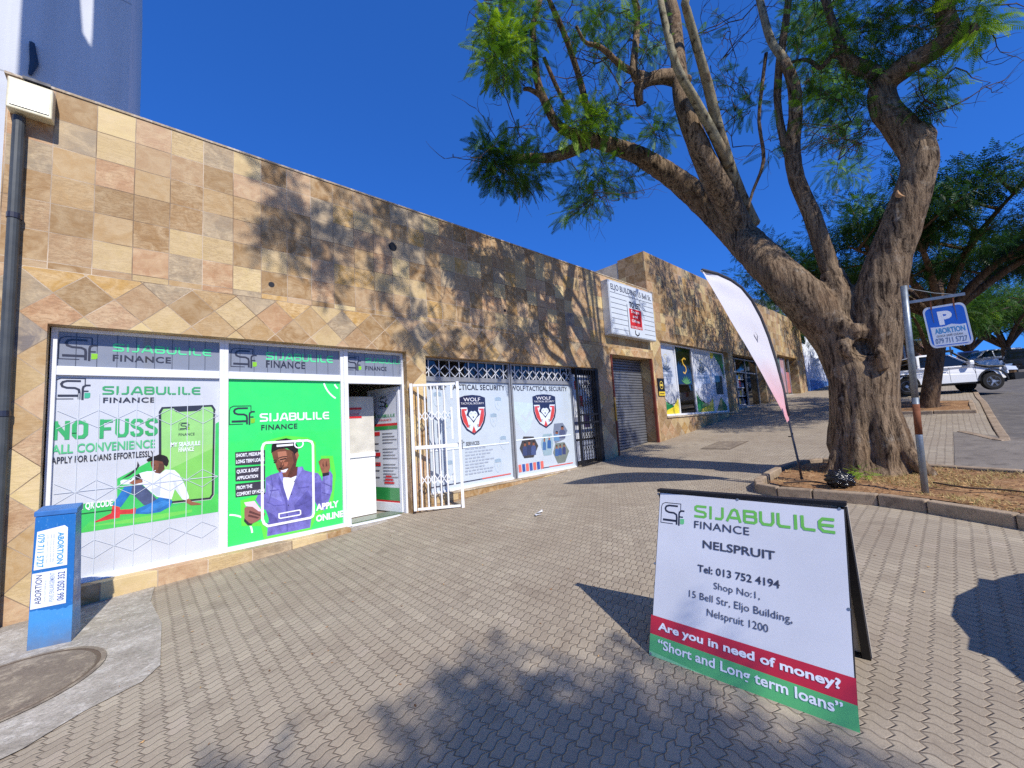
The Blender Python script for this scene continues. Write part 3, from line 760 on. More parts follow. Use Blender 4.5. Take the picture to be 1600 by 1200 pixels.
# second bay: the bright green poster
b2 = shop_bay(1.433, 2.855, .12, 2.205, 2.639, M_BLIND, M_LIME)
cv = wall_canvas(); blind_lines(cv, 1.48, 2.808, 2.252, 2.602)
brand(cv, (360, 543, 573), (415.5, 562.5), (520, 567), 550, (415.5, 574), (476.5, 576.5), 563, M_MINT)
brand(cv, (357.5, 634, 664), (406, 659), (514, 655), 646, (408, 671.5), (464.5, 670), 663.4, M_WINK)
cv.flush('lettering', b2)
cv = wall_canvas(); c = cv.P(545, 590)
for r in (.36, .23): cv.line([p for p in arc(c[0], c[1], r, 176, 262) if p[0] < 2.78 and p[1] < 2.14], .022, M_WINK, px=False)
c = cv.P(352, 842); cv.line([p for p in arc(c[0], c[1], .27, 2, 88) if p[0] > 1.475], .02, M_WINK, px=False)
cv.flush('printed_rings', b2)
Z = lambda x, y: (345 + x / 6.665, 670 + y / 6.665)
cloth_ink = lambda r, g_, b: paint((r, g_, b), .5, 0, .3, 11, .35, 'printed_cloth')
DEN, DEN2, DEN3 = cloth_ink(112, 108, 178), cloth_ink(92, 88, 158), cloth_ink(132, 130, 196)
halo = [(430, 220), (460, 150), (560, 120), (680, 92), (900, 110), (965, 150), (975, 460), (1040, 470), (1060, 300), (1150, 300), (1180, 480), (1150, 760), (970, 920), (920, 1040), (470, 1130), (440, 990), (240, 990), (230, 760), (430, 700)]
cv.line([Z(*p) for p in halo], .05, ink(96, 222, 70), closed=True)
art(cv, DEN, (465, 510), (520, 480), (600, 455), (640, 420), (800, 400), (850, 390), (870, 430), (960, 455), (1010, 460), (1040, 500), (1056, 545), (1060, 480), (1140, 440), (1165, 480), (1160, 640), (1130, 740), (1080, 850), (1020, 840), (985, 770), (960, 700), (948, 900), (930, 1030), (480, 1120), (500, 920), (470, 850), (400, 800), (362, 740), (385, 690), (465, 660))
art(cv, DEN2, (960, 560), (1040, 560), (1050, 760), (1020, 800), (985, 760)); art(cv, DEN3, (1080, 480), (1140, 470), (1140, 620), (1090, 700))
art(cv, DEN2, (610, 470), (660, 560), (690, 760), (700, 1060), (686, 1066), (676, 780), (600, 560)); art(cv, DEN3, (480, 560), (600, 640), (640, 760), (500, 700))
art(cv, DEN2, (510, 640), (606, 628), (606, 640), (512, 652)); art(cv, DEN2, (800, 610), (920, 596), (920, 610), (802, 624))
art(cv, DEN2, (760, 800), (900, 640), (950, 720), (940, 880), (820, 960)); art(cv, DEN2, (470, 850), (560, 900), (620, 1000), (520, 1000))
art(cv, M_WINK, (640, 510), (790, 490), (740, 640), (700, 750), (655, 610))
art(cv, ink(96, 52, 44), (630, 450), (800, 390), (800, 480), (730, 512), (640, 495))
art(cv, BR, (530, 250), (560, 220), (640, 200), (750, 230), (800, 250), (808, 290), (790, 340), (780, 400), (740, 470), (690, 508), (650, 500), (610, 450), (585, 420), (570, 370), (545, 310))
art(cv, ink(88, 48, 38), (740, 250), (800, 250), (790, 340), (780, 400), (740, 470), (690, 506), (720, 430), (760, 350))
art(cv, ink(176, 116, 88), (590, 240), (680, 230), (690, 300), (640, 360), (600, 320)); art(cv, ink(170, 104, 78), (650, 350), (700, 345), (690, 390), (650, 395))
art(cv, HAIR, (524, 250), (530, 170), (575, 120), (680, 98), (760, 120), (802, 180), (806, 240), (770, 272), (750, 240), (690, 202), (600, 212))
art(cv, BR2, (772, 262), (800, 236), (814, 275), (792, 322))
art(cv, HAIR, (610, 318), (680, 302), (684, 314), (614, 330)); art(cv, HAIR, (548, 344), (580, 336), (582, 350), (556, 358))
art(cv, HAIR, (600, 408), (640, 400), (640, 416), (606, 424)); art(cv, M_WINK, (620, 435), (702, 412), (675, 452), (640, 456))
for q in (((640, 470), (600, 520), (640, 560)), ((800, 410), (830, 440), (770, 540)), ((700, 800), (690, 900), (694, 1060)), ((480, 760), (560, 800), (660, 790)), ((960, 700), (900, 760), (800, 800)), ((480, 980), (600, 1010), (700, 990)), ((930, 930), (860, 960), (780, 950)), ((1000, 470), (960, 540), (965, 680)), ((520, 490), (540, 600), (500, 760)), ((1060, 560), (1150, 600)), ((1050, 660), (1140, 690))):
    cv.line([Z(*p) for p in q], .008, DEN2)
for p in ((735, 680), (702, 795), (690, 900), (765, 548)): art(cv, HAIR, (p[0] - 6, p[1]), (p[0], p[1] - 7), (p[0] + 6, p[1]), (p[0], p[1] + 7))
art(cv, DEN3, (600, 470), (640, 440), (650, 520), (640, 570)); art(cv, DEN3, (800, 400), (848, 396), (840, 440), (770, 560), (790, 490))
art(cv, skin_(96, 56, 42), (640, 330), (660, 380), (640, 398), (612, 392), (622, 372)); art(cv, skin_(166, 108, 80), (640, 340), (650, 372), (634, 384))
cv.line([Z(*p) for p in ((596, 306), (640, 292), (690, 288))], .01, HAIR); cv.line([Z(*p) for p in ((548, 330), (566, 324), (584, 326))], .01, HAIR)
cv.line([Z(*p) for p in ((612, 430), (650, 424), (706, 404))], .008, skin_(84, 44, 38)); cv.line([Z(*p) for p in ((634, 462), (668, 466), (694, 440))], .01, skin_(150, 84, 76))
art(cv, BR2, (1015, 340), (1050, 310), (1130, 308), (1138, 400), (1120, 462), (1060, 472), (1040, 420)); art(cv, ink(90, 50, 40), (1056, 380), (1064, 330), (1072, 400)); art(cv, ink(90, 50, 40), (1090, 380), (1098, 326), (1106, 396))
art(cv, M_INK, (1056, 462), (1125, 452), (1128, 480), (1060, 496))
art(cv, ink(150, 96, 86), (245, 820), (330, 795), (400, 850), (460, 880), (450, 912), (380, 960), (320, 990), (250, 960), (245, 900)); art(cv, ink(92, 52, 48), (300, 850), (420, 896), (410, 910), (290, 874)); art(cv, ink(92, 52, 48), (290, 890), (400, 920), (380, 936), (280, 912))
art(cv, M_INK, (244, 930), (300, 985), (330, 985), (320, 1000), (280, 1004), (240, 960)); art(cv, ink(232, 206, 214), (240, 766), (350, 750), (432, 862), (392, 858), (330, 812), (262, 806))
cv.flush('printed_man', b2)
for box in (((148, 245), (460, 220), (460, 365), (150, 380)), ((150, 405), (460, 380), (460, 530), (152, 545)), ((150, 575), (460, 540), (460, 675), (152, 712))):
    art(cv, ink(58, 52, 66), *box)
pl = [Z(*p) for p in ((450, 985), (432, 940), (430, 200), (445, 160), (470, 146), (900, 121), (945, 135), (958, 170), (966, 880), (955, 910), (930, 926), (490, 1012))]
cv.line(pl, .03, M_WINK, closed=True)
cv.line([Z(580, 178), Z(752, 164)], .026, M_WINK); c = cv.P(*Z(812, 157)); cv.line(arc(c[0], c[1], .052, 0, 340), .016, M_WINK, px=False, closed=True)
cv.line([Z(*p) for p in ((605, 885), (815, 845), (828, 852), (830, 885), (820, 895), (620, 932), (605, 925))], .016, M_WINK, closed=True)
cv.flush('printed_phone', b2)
def TZ(st, p0, p1, top, mat, bold): cv.T(st, Z(*p0), Z(*p1), Z(p0[0], top)[1], mat, bold)
TZ('SHORT, MEDIUM &', (158, 296), (450, 272), 260, M_WINK, .03); TZ('LONG TERM LOANS', (158, 360), (452, 338), 322, M_WINK, .03)
TZ('QUICK & EASY', (164, 464), (396, 442), 426, M_WINK, .03); TZ('APPLICATION', (166, 530), (386, 508), 494, M_WINK, .03)
TZ('FROM THE', (164, 634), (326, 614), 596, M_WINK, .03); TZ('COMFORT OF HOME', (164, 698), (456, 664), 660, M_WINK, .03)
TZ('APPLY', (990, 852), (1226, 815), 782, M_WINK, .045); TZ('ONLINE', (990, 962), (1272, 924), 892, M_WINK, .045)
cv.flush('lettering', b2)

# third bay: fanlight and the open glass door
mb = MB()
for x in (2.856, 3.758): mb.box(x, x + .06, .12, .198, .105, 2.639, M_ALU)
for a, b in ((2.13, 2.25), (2.602, 2.639)): mb.box(2.917, 3.757, .125, .194, a, b, M_ALU)
mb.box(2.917, 3.757, .1, .198, .101, .118, M_ALU)
dfr = mb.build('door_frame', BLD, bevel=.004)
p = MB(); panel(p, 2.917, 3.757, 2.25, 2.602, .17, M_BLIND); p.build('pane', dfr)
cv = wall_canvas(); blind_lines(cv, 2.918, 3.755, 2.252, 2.602)
brand(cv, (538, 555, 578), (571, 567), (628, 569), 559.5, (571, 578.6), (604, 579.5), 572, M_MINT)
cv.flush('lettering', dfr)
mb = MB(); mb.box(2.93, 3.74, .2, .5, .112, .13, ink(66, 92, 50)); mb.build('doormat', dfr)
mb = MB(); mb.box(2.3, 3.5, .62, .66, .12, 1.02, M_GATE); mb.box(2.3, 3.5, .6, .66, 1.02, 1.09, M_ALU); mb.box(2.3, 3.5, .62, .65, 1.09, 1.98, paint((206, 202, 190), .4, name='partition_panel'))
cnt = mb.build('partition', dfr, bevel=.004)
cv = wall_canvas(.618)
a = cv.P(545, 637)
for k, (w, m) in enumerate(((.2, M_REDTXT), (.18, ink(190, 150, 150)), (.16, ink(190, 120, 120)), (.2, M_REDTXT))): cv.rect(a[0], a[1] - .035 - .045 * k, a[0] + w, a[1] - .045 * k, m)
cv.flush('notice', cnt)
# the door leaf, hinged on the right jamb and swung inwards
hx, hy = 3.755, .21; ang = R(104); dx, dy = -math.cos(math.pi - ang) * -1, math.sin(ang)
D = Vector((math.cos(ang), math.sin(ang), 0)); Nn = Vector((-D.y, D.x, 0))
mb = MB(); Hp = Vector((hx, hy, 0)); LW = .8
def leaf_bar(s0, s1, z0, z1, m=M_ALU, t=.02, off=0.0):
    a = Hp + D * s0 + Nn * off; b = Hp + D * s1 + Nn * off
    q = [a + Nn * t, a - Nn * t, b - Nn * t, b + Nn * t]
    mb.hexa([(k.x, k.y, z0) for k in q], [(k.x, k.y, z1) for k in q], m)
leaf_bar(0, .05, .13, 2.11); leaf_bar(LW - .05, LW, .13, 2.11); leaf_bar(.05, LW - .05, .13, .27); leaf_bar(.05, LW - .05, 2.05, 2.11)
leaf = mb.build('glass_door', dfr, bevel=.003)
mb = MB(); leaf_bar(.052, LW - .052, .272, 2.048, M_WHITE, .004); mb.build('pane', leaf)
cv = Canvas(Hp + D * LW + Nn * .006, -D, (0, 0, 1))
cv.N = np.array(Nn); cv.O = np.array(Hp + D * LW + Nn * .006)
sf_logo(cv, .28, 1.78, .2); sf_logo(cv, .1, 1.63, .1); wordmark(cv, .25, .68, 1.63, .05, ink(60, 150, 90)); cv.text('FINANCE', .3, .6, 1.57, .035, M_REDTXT, .01)
cv.rect(.06, 1.49, .74, 1.53, M_REDTXT); cv.rect(.06, 1.43, .74, 1.488, ink(44, 140, 70))
cv.rect(.06, .5, .74, .3, ink(44, 140, 70)); cv.rect(.06, .44, .74, .5, M_REDTXT) if False else cv.rect(.06, .25, .74, .298, M_REDTXT)
for z in (1.34, 1.0, .84): cv.rect(.1, z, .3, z + .06, M_REDTXT)
for k in range(16):
    if k in (4, 9): continue
    cv.rect(.36, 1.36 - k * .05, .36 + .25 + .1 * ((k * 7) % 3) / 2, 1.372 - k * .05, ink(90, 88, 96))
for k in range(6): cv.rect(.1, 1.2 - k * .11, .27, 1.215 - k * .11, ink(90, 88, 96))
for k, st in enumerate(('NO', 'MONEY', 'READ ON')):
    cv.rect(.42 - .02 * k, .66 - k * .05, .56 + .03 * k, .69 - k * .05, M_REDTXT)
cv.flush('poster_print', leaf)
mb = MB(); mb.tube([Hp + D * .74 + Nn * .05 + Vector((0, 0, z)) for z in (.95, 1.35)], .012, M_GALV, 8); mb.build('handle', leaf)

# white security gate swung out in front of the pier
P0, P1 = np.array([3.79, -.05]), np.array([4.45, -.5]); gd = (P1 - P0) / np.linalg.norm(P1 - P0); GW = float(np.linalg.norm(P1 - P0))
def gp(s, z): return (P0[0] + gd[0] * s, P0[1] + gd[1] * s, z)
mb = MB(); zb, zt = .17, 2.09
for s, w in ((.03, .06), (GW - .05, .1)): mb.bar(gp(s, zb - (.06 if s > .3 else 0)), gp(s, zt + .03), w, .045, M_GATE, up=(gd[0], gd[1], 0))
for z in (zb + .02, zt - .0, 1.12): mb.bar(gp(.062, z), gp(GW - .082, z), .03, .035 if z != 1.12 else .055, M_GATE)
gate = mb.build('security_gate', BLD, bevel=.003)
mb = MB(); nb = 5; ssp = (GW - .3) / nb
for k in range(nb): mb.bar(gp(.1 + ssp * k + .03, zb + .04), gp(.1 + ssp * k + .03, zt - .02), .02, .02, M_GATE)
for zc in (.62, 1.6):
    for k in range(nb):
        s = .1 + ssp * k + .03
        for sg in (1, -1): mb.bar(gp(s, zc + .075 * sg), gp(s + ssp / 2, zc), .016, .012, M_GATE); mb.bar(gp(s + ssp / 2, zc), gp(s + ssp, zc + .075 * sg), .016, .012, M_GATE)
mb.build('lattice', gate)
mb = MB()
mb.bar(gp(GW - .16, zb + .35), gp(GW - .16, 1.05), .1, .03, M_GATE, up=(gd[0], gd[1], 0)); mb.bar(gp(GW - .16, 1.22), gp(GW - .16, 1.72), .1, .03, M_GATE, up=(gd[0], gd[1], 0)); mb.bar(gp(GW - .15, 1.85), gp(GW - .15, 2.07), .15, .03, M_GATE, up=(gd[0], gd[1], 0))
mb.build('lock_box', gate, bevel=.003)
mb = MB(); mb.tube([gp(GW - .1, 1.14), gp(GW + .02, 1.16)], .014, M_GALV, 8); mb.tube([gp(GW - .02, 1.05), gp(GW - .02, 1.2)], .01, M_GALV, 8); mb.build('bolt', gate)

# wolf security shop: two windows with trellis above
def shield(cv, u, v, w, h, faint=False):
    P = lambda pts: [(u + x * w, v + y * h) for x, y in pts]
    NV, RED, PALE = ink(38, 42, 76), ink(206, 72, 72), ink(222, 232, 244)
    outer = [(0, .93), (.2, .98), (.5, 1), (.8, .98), (1, .93), (1, .5), (.93, .3), (.78, .13), (.5, 0), (.22, .13), (.07, .3), (0, .5)]
    if faint:
        c1, c2 = ink(190, 206, 220), ink(152, 174, 192)
        cv.line(P(outer), .08 * w, c1, px=False, closed=True); cv.poly(P([(.03, .72), (.97, .72), (.97, .91), (.5, .97), (.03, .91)]), c2, px=False)
        cv.poly(P([(.35, .6), (.65, .6), (.6, .42), (.5, .34), (.4, .42)]), c1, px=False); return
    cv.poly(P(outer), NV, px=False)
    cv.poly(P([(.06, .66), (.94, .66), (.94, .5), (.87, .32), (.74, .17), (.5, .05), (.26, .17), (.13, .32), (.06, .5)]), PALE, px=False)
    cv.poly(P([(.04, .66), (.96, .66), (.96, .69), (.04, .69)]), PALE, px=False)
    cv.poly(P([(.07, .64), (.17, .64), (.33, .2), (.26, .19), (.13, .33), (.07, .5)]), RED, px=False)
    cv.poly(P([(.93, .64), (.83, .64), (.67, .2), (.74, .19), (.87, .33), (.93, .5)]), RED, px=False)
    cv.poly(P([(.5, .24), (.58, .08), (.5, .055), (.42, .08)]), RED, px=False)
    cv.poly(P([(.06, .655), (.28, .655), (.24, .6), (.12, .63)]), RED, px=False); cv.poly(P([(.94, .655), (.72, .655), (.76, .6), (.88, .63)]), RED, px=False)
    cv.poly(P([(.27, .74), (.36, .69), (.5, .71), (.64, .69), (.73, .74), (.7, .6), (.76, .5), (.62, .42), (.5, .3), (.38, .42), (.24, .5), (.3, .6)]), NV, px=False)
    cv.poly(P([(.5, .58), (.43, .6), (.36, .56), (.33, .5), (.4, .43), (.5, .35), (.6, .43), (.67, .5), (.64, .56), (.57, .6)]), PALE, px=False)
    cv.poly(P([(.46, .46), (.54, .46), (.5, .41)]), NV, px=False); cv.poly(P([(.38, .53), (.44, .54), (.43, .52)]), NV, px=False); cv.poly(P([(.62, .53), (.56, .54), (.57, .52)]), NV, px=False)
    cv.text('WOLF', u + .16 * w, u + .8 * w, v + .84 * h, .09 * h, M_WINK, .0); cv.text('TACTICAL SECURITY', u + .06 * w, u + .94 * w, v + .765 * h, .045 * h, M_WINK)
    cv.text('T', u + .3 * w, u + .38 * w, v + .19 * h, .07 * h, NV, .01); cv.text('S', u + .62 * w, u + .7 * w, v + .19 * h, .07 * h, NV, .01)
M_ICE = paint((194, 205, 215), .4, 0, .04, 3, .4, 'ice_blue_vinyl')
def wolf_bay(x0, x1):
    mb = MB(); w = .04
    for x in (x0, x1 - w): mb.box(x, x + w, .13, .195, .31, 2.598, M_GREYF)
    for a, b in ((.31, .36), (2.2, 2.28), (2.565, 2.598)): mb.box(x0 + w, x1 - w, .134, .192, a, b, M_GREYF if a > 1 else M_ALU)
    mb.box(x0, x1, -.03, .13, .3125, .33, M_COPE)
    o = mb.build('shop_window', BLD, bevel=.004)
    p = MB(); panel(p, x0 + w, x1 - w, .36, 2.2, .17, M_ICE); panel(p, x0 + w, x1 - w, 2.28, 2.565, .185, M_GLASS); p.build('pane', o)
    t = MB(); n = 9; s = (x1 - x0 - 2 * w) / n
    for k in range(n):
        a = x0 + w + s * (k + .5); t.box(a - .007, a + .007, .156, .168, 2.28, 2.565, M_ALU)
        for sg in (1, -1): t.bar((a - s / 2, .15, 2.385 - .1 * sg), (a + s / 2, .15, 2.385 + .1 * sg), .016, .01, M_ALU)
    t.build('trellis', o)
    return o
w1 = wolf_bay(4.13, 6.1); cv = wall_canvas()
cv.T('WOLF TACTICAL SECURITY', (667, 609), (789, 610), 599.5, ink(52, 50, 58), .03, space=1.08)
a, b = cv.P(720, 681.7), cv.P(757.5, 617); shield(cv, a[0], a[1], b[0] - a[0], b[1] - a[1])
for px, py in ((779, 641), (772, 667), (787, 702), (779, 738), (699, 669), (702, 743), (684, 636)):
    q = cv.P(px, py); shield(cv, q[0] - .08, q[1], .16, .26, True)
cv.T('SERVICES', (728, 697), (749, 694.5), 691, ink(70, 70, 80), .015)
for k in range(9):
    q = cv.P(727, 703 + k * 4.9); ln = .42 + .1 * ((k * 5) % 3); u = q[0]
    rnd = random.Random(k)
    while u < q[0] + ln: l = rnd.uniform(.04, .1); cv.rect(u, q[1], u + l, q[1] + .022, ink(168, 178, 194)); u += l + .022
cv.rect(4.18, 1.02, 6.0, 1.045, ink(232, 240, 248)); cv.rect(4.18, .43, 5.3, .445, ink(38, 42, 76)); cv.rect(5.3, .43, 6.0, .45, ink(216, 92, 84))
cv.flush('poster_print', w1)
w2 = wolf_bay(6.12, 8.02); cv = wall_canvas()
cv.T('WOLF TACTICAL SECURITY', (798.5, 611), (886, 611), 603, ink(52, 50, 58), .03, space=1.08)
Z = lambda x, y: (795 + x / 7.5, 590 + y / 7.5)
art(cv, ink(196, 214, 218), (35, 280), (290, 300), (285, 480), (250, 590), (200, 660), (130, 580), (70, 470), (45, 380)); cv.line([Z(150, 440), Z(200, 500), Z(255, 395)], .05, M_ICE)
a, b = cv.P(*Z(300, 605)), cv.P(*Z(540, 195)); shield(cv, a[0], a[1], b[0] - a[0], b[1] - a[1])
rnd = random.Random(8)
def hexphoto(poly, back, crew):
    art(cv, back, *poly)
    for (cx, cy, w, h, col) in crew:
        art(cv, col, (cx - w, cy + h), (cx - w, cy + .1 * h), (cx - w * .5, cy - .12 * h), (cx + w * .5, cy - .12 * h), (cx + w, cy + .1 * h), (cx + w, cy + h))
        art(cv, BR2, (cx - w * .4, cy - .1 * h), (cx - w * .45, cy - .45 * h), (cx + w * .45, cy - .45 * h), (cx + w * .4, cy - .1 * h)); art(cv, ink(40, 36, 44), (cx - w * .5, cy - .42 * h), (cx - w * .3, cy - .62 * h), (cx + w * .3, cy - .62 * h), (cx + w * .5, cy - .42 * h))
hexphoto([(125, 830), (170, 690), (290, 690), (345, 800), (290, 935), (180, 945)], ink(66, 64, 66), [(188, 815, 26, 100, ink(58, 70, 110)), (238, 800, 26, 110, ink(48, 58, 92)), (290, 805, 28, 100, ink(70, 86, 132))])
hexphoto([(375, 780), (400, 665), (500, 655), (520, 770), (500, 905), (410, 915)], ink(150, 176, 186), [(415, 760, 20, 90, ink(70, 110, 160)), (472, 740, 22, 90, ink(52, 96, 156))])
hexphoto([(520, 640), (530, 540), (630, 530), (685, 620), (650, 720), (540, 770)], ink(120, 130, 150), [(560, 670, 34, 70, ink(96, 140, 180)), (625, 620, 36, 90, ink(80, 88, 120))])
hexphoto([(518, 880), (545, 770), (650, 755), (705, 860), (660, 990), (575, 1005)], ink(120, 128, 120), [(560, 840, 20, 80, ink(60, 96, 150)), (600, 830, 20, 80, ink(54, 84, 140)), (645, 820, 20, 80, ink(58, 66, 110))])
for k in range(8):
    x0 = 68 + k * 43; y0 = 1030 - k * 7; art(cv, ink(52, 84, 160) if k % 2 == 0 else ink(220, 110, 100), (x0, y0), (x0 + 32, y0 - 5), (x0 + 40, y0 + 82), (x0 + 8, y0 + 90))
cv.rect(6.9, .43, 7.1, .445, ink(38, 42, 76)); cv.rect(7.1, .43, 7.88, .45, ink(216, 92, 84)); cv.rect(6.11, 1.05, 7.88, 1.075, ink(232, 240, 248))
cv.flush('poster_print', w2)
# black steel gate over the doorway
mb = MB()
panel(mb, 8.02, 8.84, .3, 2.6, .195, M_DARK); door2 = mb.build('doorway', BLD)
p = MB(); panel(p, 8.06, 8.8, .95, 2.45, .175, M_PAPER); panel(p, 8.08, 8.76, .45, .9, .175, ink(170, 176, 190)); p.build('poster', door2)
cv = wall_canvas(.172)
for x_, z_, w_, h_, m in ((8.15, 2.1, .12, .2, M_REDTXT), (8.3, 1.7, .1, .25, M_REDTXT), (8.4, 1.2, .22, .3, ink(60, 50, 90)), (8.08, 1.25, .2, .2, ink(120, 124, 140)), (8.5, 2.2, .16, .1, ink(90, 90, 110))): cv.rect(x_, z_, x_ + w_, z_ + h_, m)
cv.flush('poster_print', door2)
mb = MB()
for x in (7.98, 8.72): mb.box(x - .025, x + .025, -.05, -.01, .36, 2.57, M_BLACK)
for z in (.38, 1.32, 1.5, 2.55): mb.box(8.005, 8.695, -.048, -.012, z - .02, z + .02, M_BLACK)
for k in range(7):
    x = 8.07 + k * .093; mb.box(x - .008, x + .008, -.038, -.022, .4, 2.53, M_BLACK)
for zc in (.75, 1.05, 1.75, 2.15):
    for k in range(6):
        x = 8.07 + k * .093
        for sg in (1, -1): mb.bar((x, -.044, zc + .07 * sg), (x + .0465, -.044, zc), .01, .006, M_BLACK); mb.bar((x + .0465, -.044, zc), (x + .093, -.044, zc + .07 * sg), .01, .006, M_BLACK)
mb.box(8.74, 8.82, -.04, .1, .36, 2.57, M_BLACK)
sg2 = mb.build('security_gate', BLD); sg2['label'] = 'black steel gate of thin bars'
# roller shutter
M_SLAT = paint((128, 130, 136), .4, .45, .12, 5, name='shutter_steel')
mb = MB(); zz = .3
while zz < 3.0:
    a = zz; q = [(9.47, .40, a), (9.47, .37, a + .02), (9.47, .37, a + .055), (9.47, .405, a + .075)]
    for i in range(3):
        mb.add([q[i], (11.54, *q[i][1:]), (11.54, *q[i + 1][1:]), q[i + 1]], [(0, 1, 2, 3)], M_SLAT)
    zz += .075
mb.build('roller_shutter', BLD)
RED_OX = paint((112, 52, 40), .7, 0, .25, 5, name='red_oxide_paint')
for x in (9.46, 11.5):
    mb = MB(); mb.box(x - .01, x + .05, -.018, .05, .3, 2.98, RED_OX)
    if x < 10: mb.box(9.444, 9.49, -.03, -.019, 1.3, 1.9, ink(214, 160, 40))
    mb.build('shutter_guide', BLD)

# ------------------------------------------------------------------ the taller tiled block up the street
BL2 = empty('tiled_building', (20, 0, 0), 'taller slate tiled block further up the street, beyond the roller shutter', 'building')
mb = MB()
wall_front(mb, 11.65, 29.3, -.5, 6.26, .3, [(12.14, 17.45, 1.32, 3.6), (17.95, 21.7, -.5, 3.6), (24.0, 27.7, -.5, 4.0)], M_TILE2, .4)
mb.add([(11.65, .4, -.5), (11.65, .4, 6.26), (11.65, .9, 6.26), (11.65, .9, -.5)], [(0, 1, 2, 3)], M_TILE2)
mb.build('wall', BL2)
mb = MB(); mb.box(11.7, 29.3, .92, 8, 4.0, 6.1, M_PLASTER); mb.box(11.68, 29.3, .41, .92, 5.6, 6.0, M_PLASTER)
mb.add([(11.66, .9, 4.4), (11.66, 9, 4.4), (11.66, 9, 6.2), (11.66, .9, 6.2)], [(3, 2, 1, 0)], M_PLASTER)
mb.box(29.0, 29.3, .42, 8, -1, 4.0, M_PLASTER)
mb.build('roof', BL2)
# herbal shop window of four panes
mb = MB(); w = .05
xs = [12.14, 13.35, 14.6, 16.1, 17.4]
for i, x in enumerate(xs): mb.box(x, x + .05, .16, .24, 1.32, 3.6, M_ALU)
for a, b in zip(xs[:-1], xs[1:]): mb.box(a + .05, b, .164, .236, 1.32, 1.38, M_ALU); mb.box(a + .05, b, .164, .236, 3.55, 3.6, M_ALU)
hw = mb.build('shop_window', BL2, bevel=.004)
M_MIRROR = mat_glass((22, 20, 16), .01, 1.0)
p = MB()
for k, m in enumerate((M_PAPER, M_MIRROR, M_WHITE, M_WHITE)): panel(p, xs[k] + .05, xs[k + 1], 1.38, 3.55, .2, m)
p.build('pane', hw)
cv = wall_canvas(.2); HG, HY, HK = ink(30, 118, 66), ink(226, 206, 50), ink(60, 72, 76)
def herb(x0, x1, gold):
    w = x1 - x0; P = lambda pts: [(x0 + a * w, 1.38 + b * 2.17) for a, b in pts]
    cv.poly(P([(0, .36), (.12, .25), (.4, .15), (.65, .13), (.85, .1), (1, .0), (0, 0)]), HG, px=False)
    cv.poly(P([(0, .3), (.2, .2), (.5, .13), (.62, .13), (.3, .16), (.05, .3)]), ink(70, 160, 80), px=False)
    cv.poly(P([(.2, .0), (.35, .06), (.7, .1), (1, .22), (1, 0)]), HY, px=False)
    cv.line(P([(0, .38), (.2, .24), (.55, .135), (.8, .15), (1, .26)]), .03, HK, px=False)
    c = P([(.5, .62)])[0]
    for a in (25, 50, 75, 105, 130, 155):
        L = .3 * w; d = (math.cos(R(a)), math.sin(R(a)) * .9); nn = (-d[1], d[0])
        cv.poly([c, (c[0] + d[0] * L * .5 + nn[0] * .03, c[1] + d[1] * L * .5 + nn[1] * .03), (c[0] + d[0] * L, c[1] + d[1] * L), (c[0] + d[0] * L * .5 - nn[0] * .03, c[1] + d[1] * L * .5 - nn[1] * .03)], HK, px=False)
    cv.rect(c[0] - .3 * w, c[1] - .02, c[0] + .3 * w, c[1] - .005, HK)
    q = [(c[0] + x * w, c[1] + y) for x, y in ((.1, .5), (.0, .54), (-.09, .47), (-.02, .4), (.07, .34), (.04, .24), (-.08, .22))]
    cv.line(q, .03, gold, px=False)
    cv.rect(c[0] - .34 * w, c[1] - .18, c[0] + .34 * w, c[1] - .1, ink(150, 158, 166)); cv.rect(c[0] - .24 * w, c[1] - .26, c[0] + .24 * w, c[1] - .23, ink(170, 176, 182))
herb(xs[0] + .05, xs[1], ink(196, 190, 160)); herb(xs[2] + .05, xs[3], ink(206, 200, 150))
w_ = 1.25; x0 = xs[3] + .05
cv.poly([(x0, 3.55), (x0 + .5, 3.55), (x0 + .3, 3.35), (x0, 3.3)], HY, px=False); cv.poly([(x0 + .35, 3.55), (x0 + 1.25, 3.55), (x0 + 1.25, 2.6), (x0 + .9, 3.1)], HG, px=False)
cv.rect(x0 + .35, 2.0, x0 + 1.0, 2.7, ink(30, 60, 60)); cv.poly([(x0 + .2, 1.38), (x0 + 1.2, 1.38), (x0 + 1.2, 1.55), (x0 + .7, 1.9)], HG, px=False)
# gold serpent sign and leaves on the clear pane
c = (14.05, 2.75); GO = ink(214, 170, 50)
cv.line([(c[0] + x, c[1] + y) for x, y in ((.12, .42), (.0, .46), (-.14, .38), (-.08, .25), (.08, .16), (.1, .04), (-.02, -.06), (-.14, -.02))], .05, GO, px=False)
for a in range(20, 170, 22):
    d = (math.cos(R(a)), math.sin(R(a))); nn = (-d[1], d[0]); b = (c[0] + .02, c[1] - .42)
    cv.poly([b, (b[0] + d[0] * .2 + nn[0] * .035, b[1] + d[1] * .15 + nn[1] * .035), (b[0] + d[0] * .4, b[1] + d[1] * .3), (b[0] + d[0] * .2 - nn[0] * .035, b[1] + d[1] * .15 - nn[1] * .035)], ink(86, 140, 50), px=False)
cv.flush('window_print', hw)
mb = MB(); mb.box(12.1, 17.5, -.04, .15, 1.28, 1.318, M_COPE); mb.build('sill', BL2)
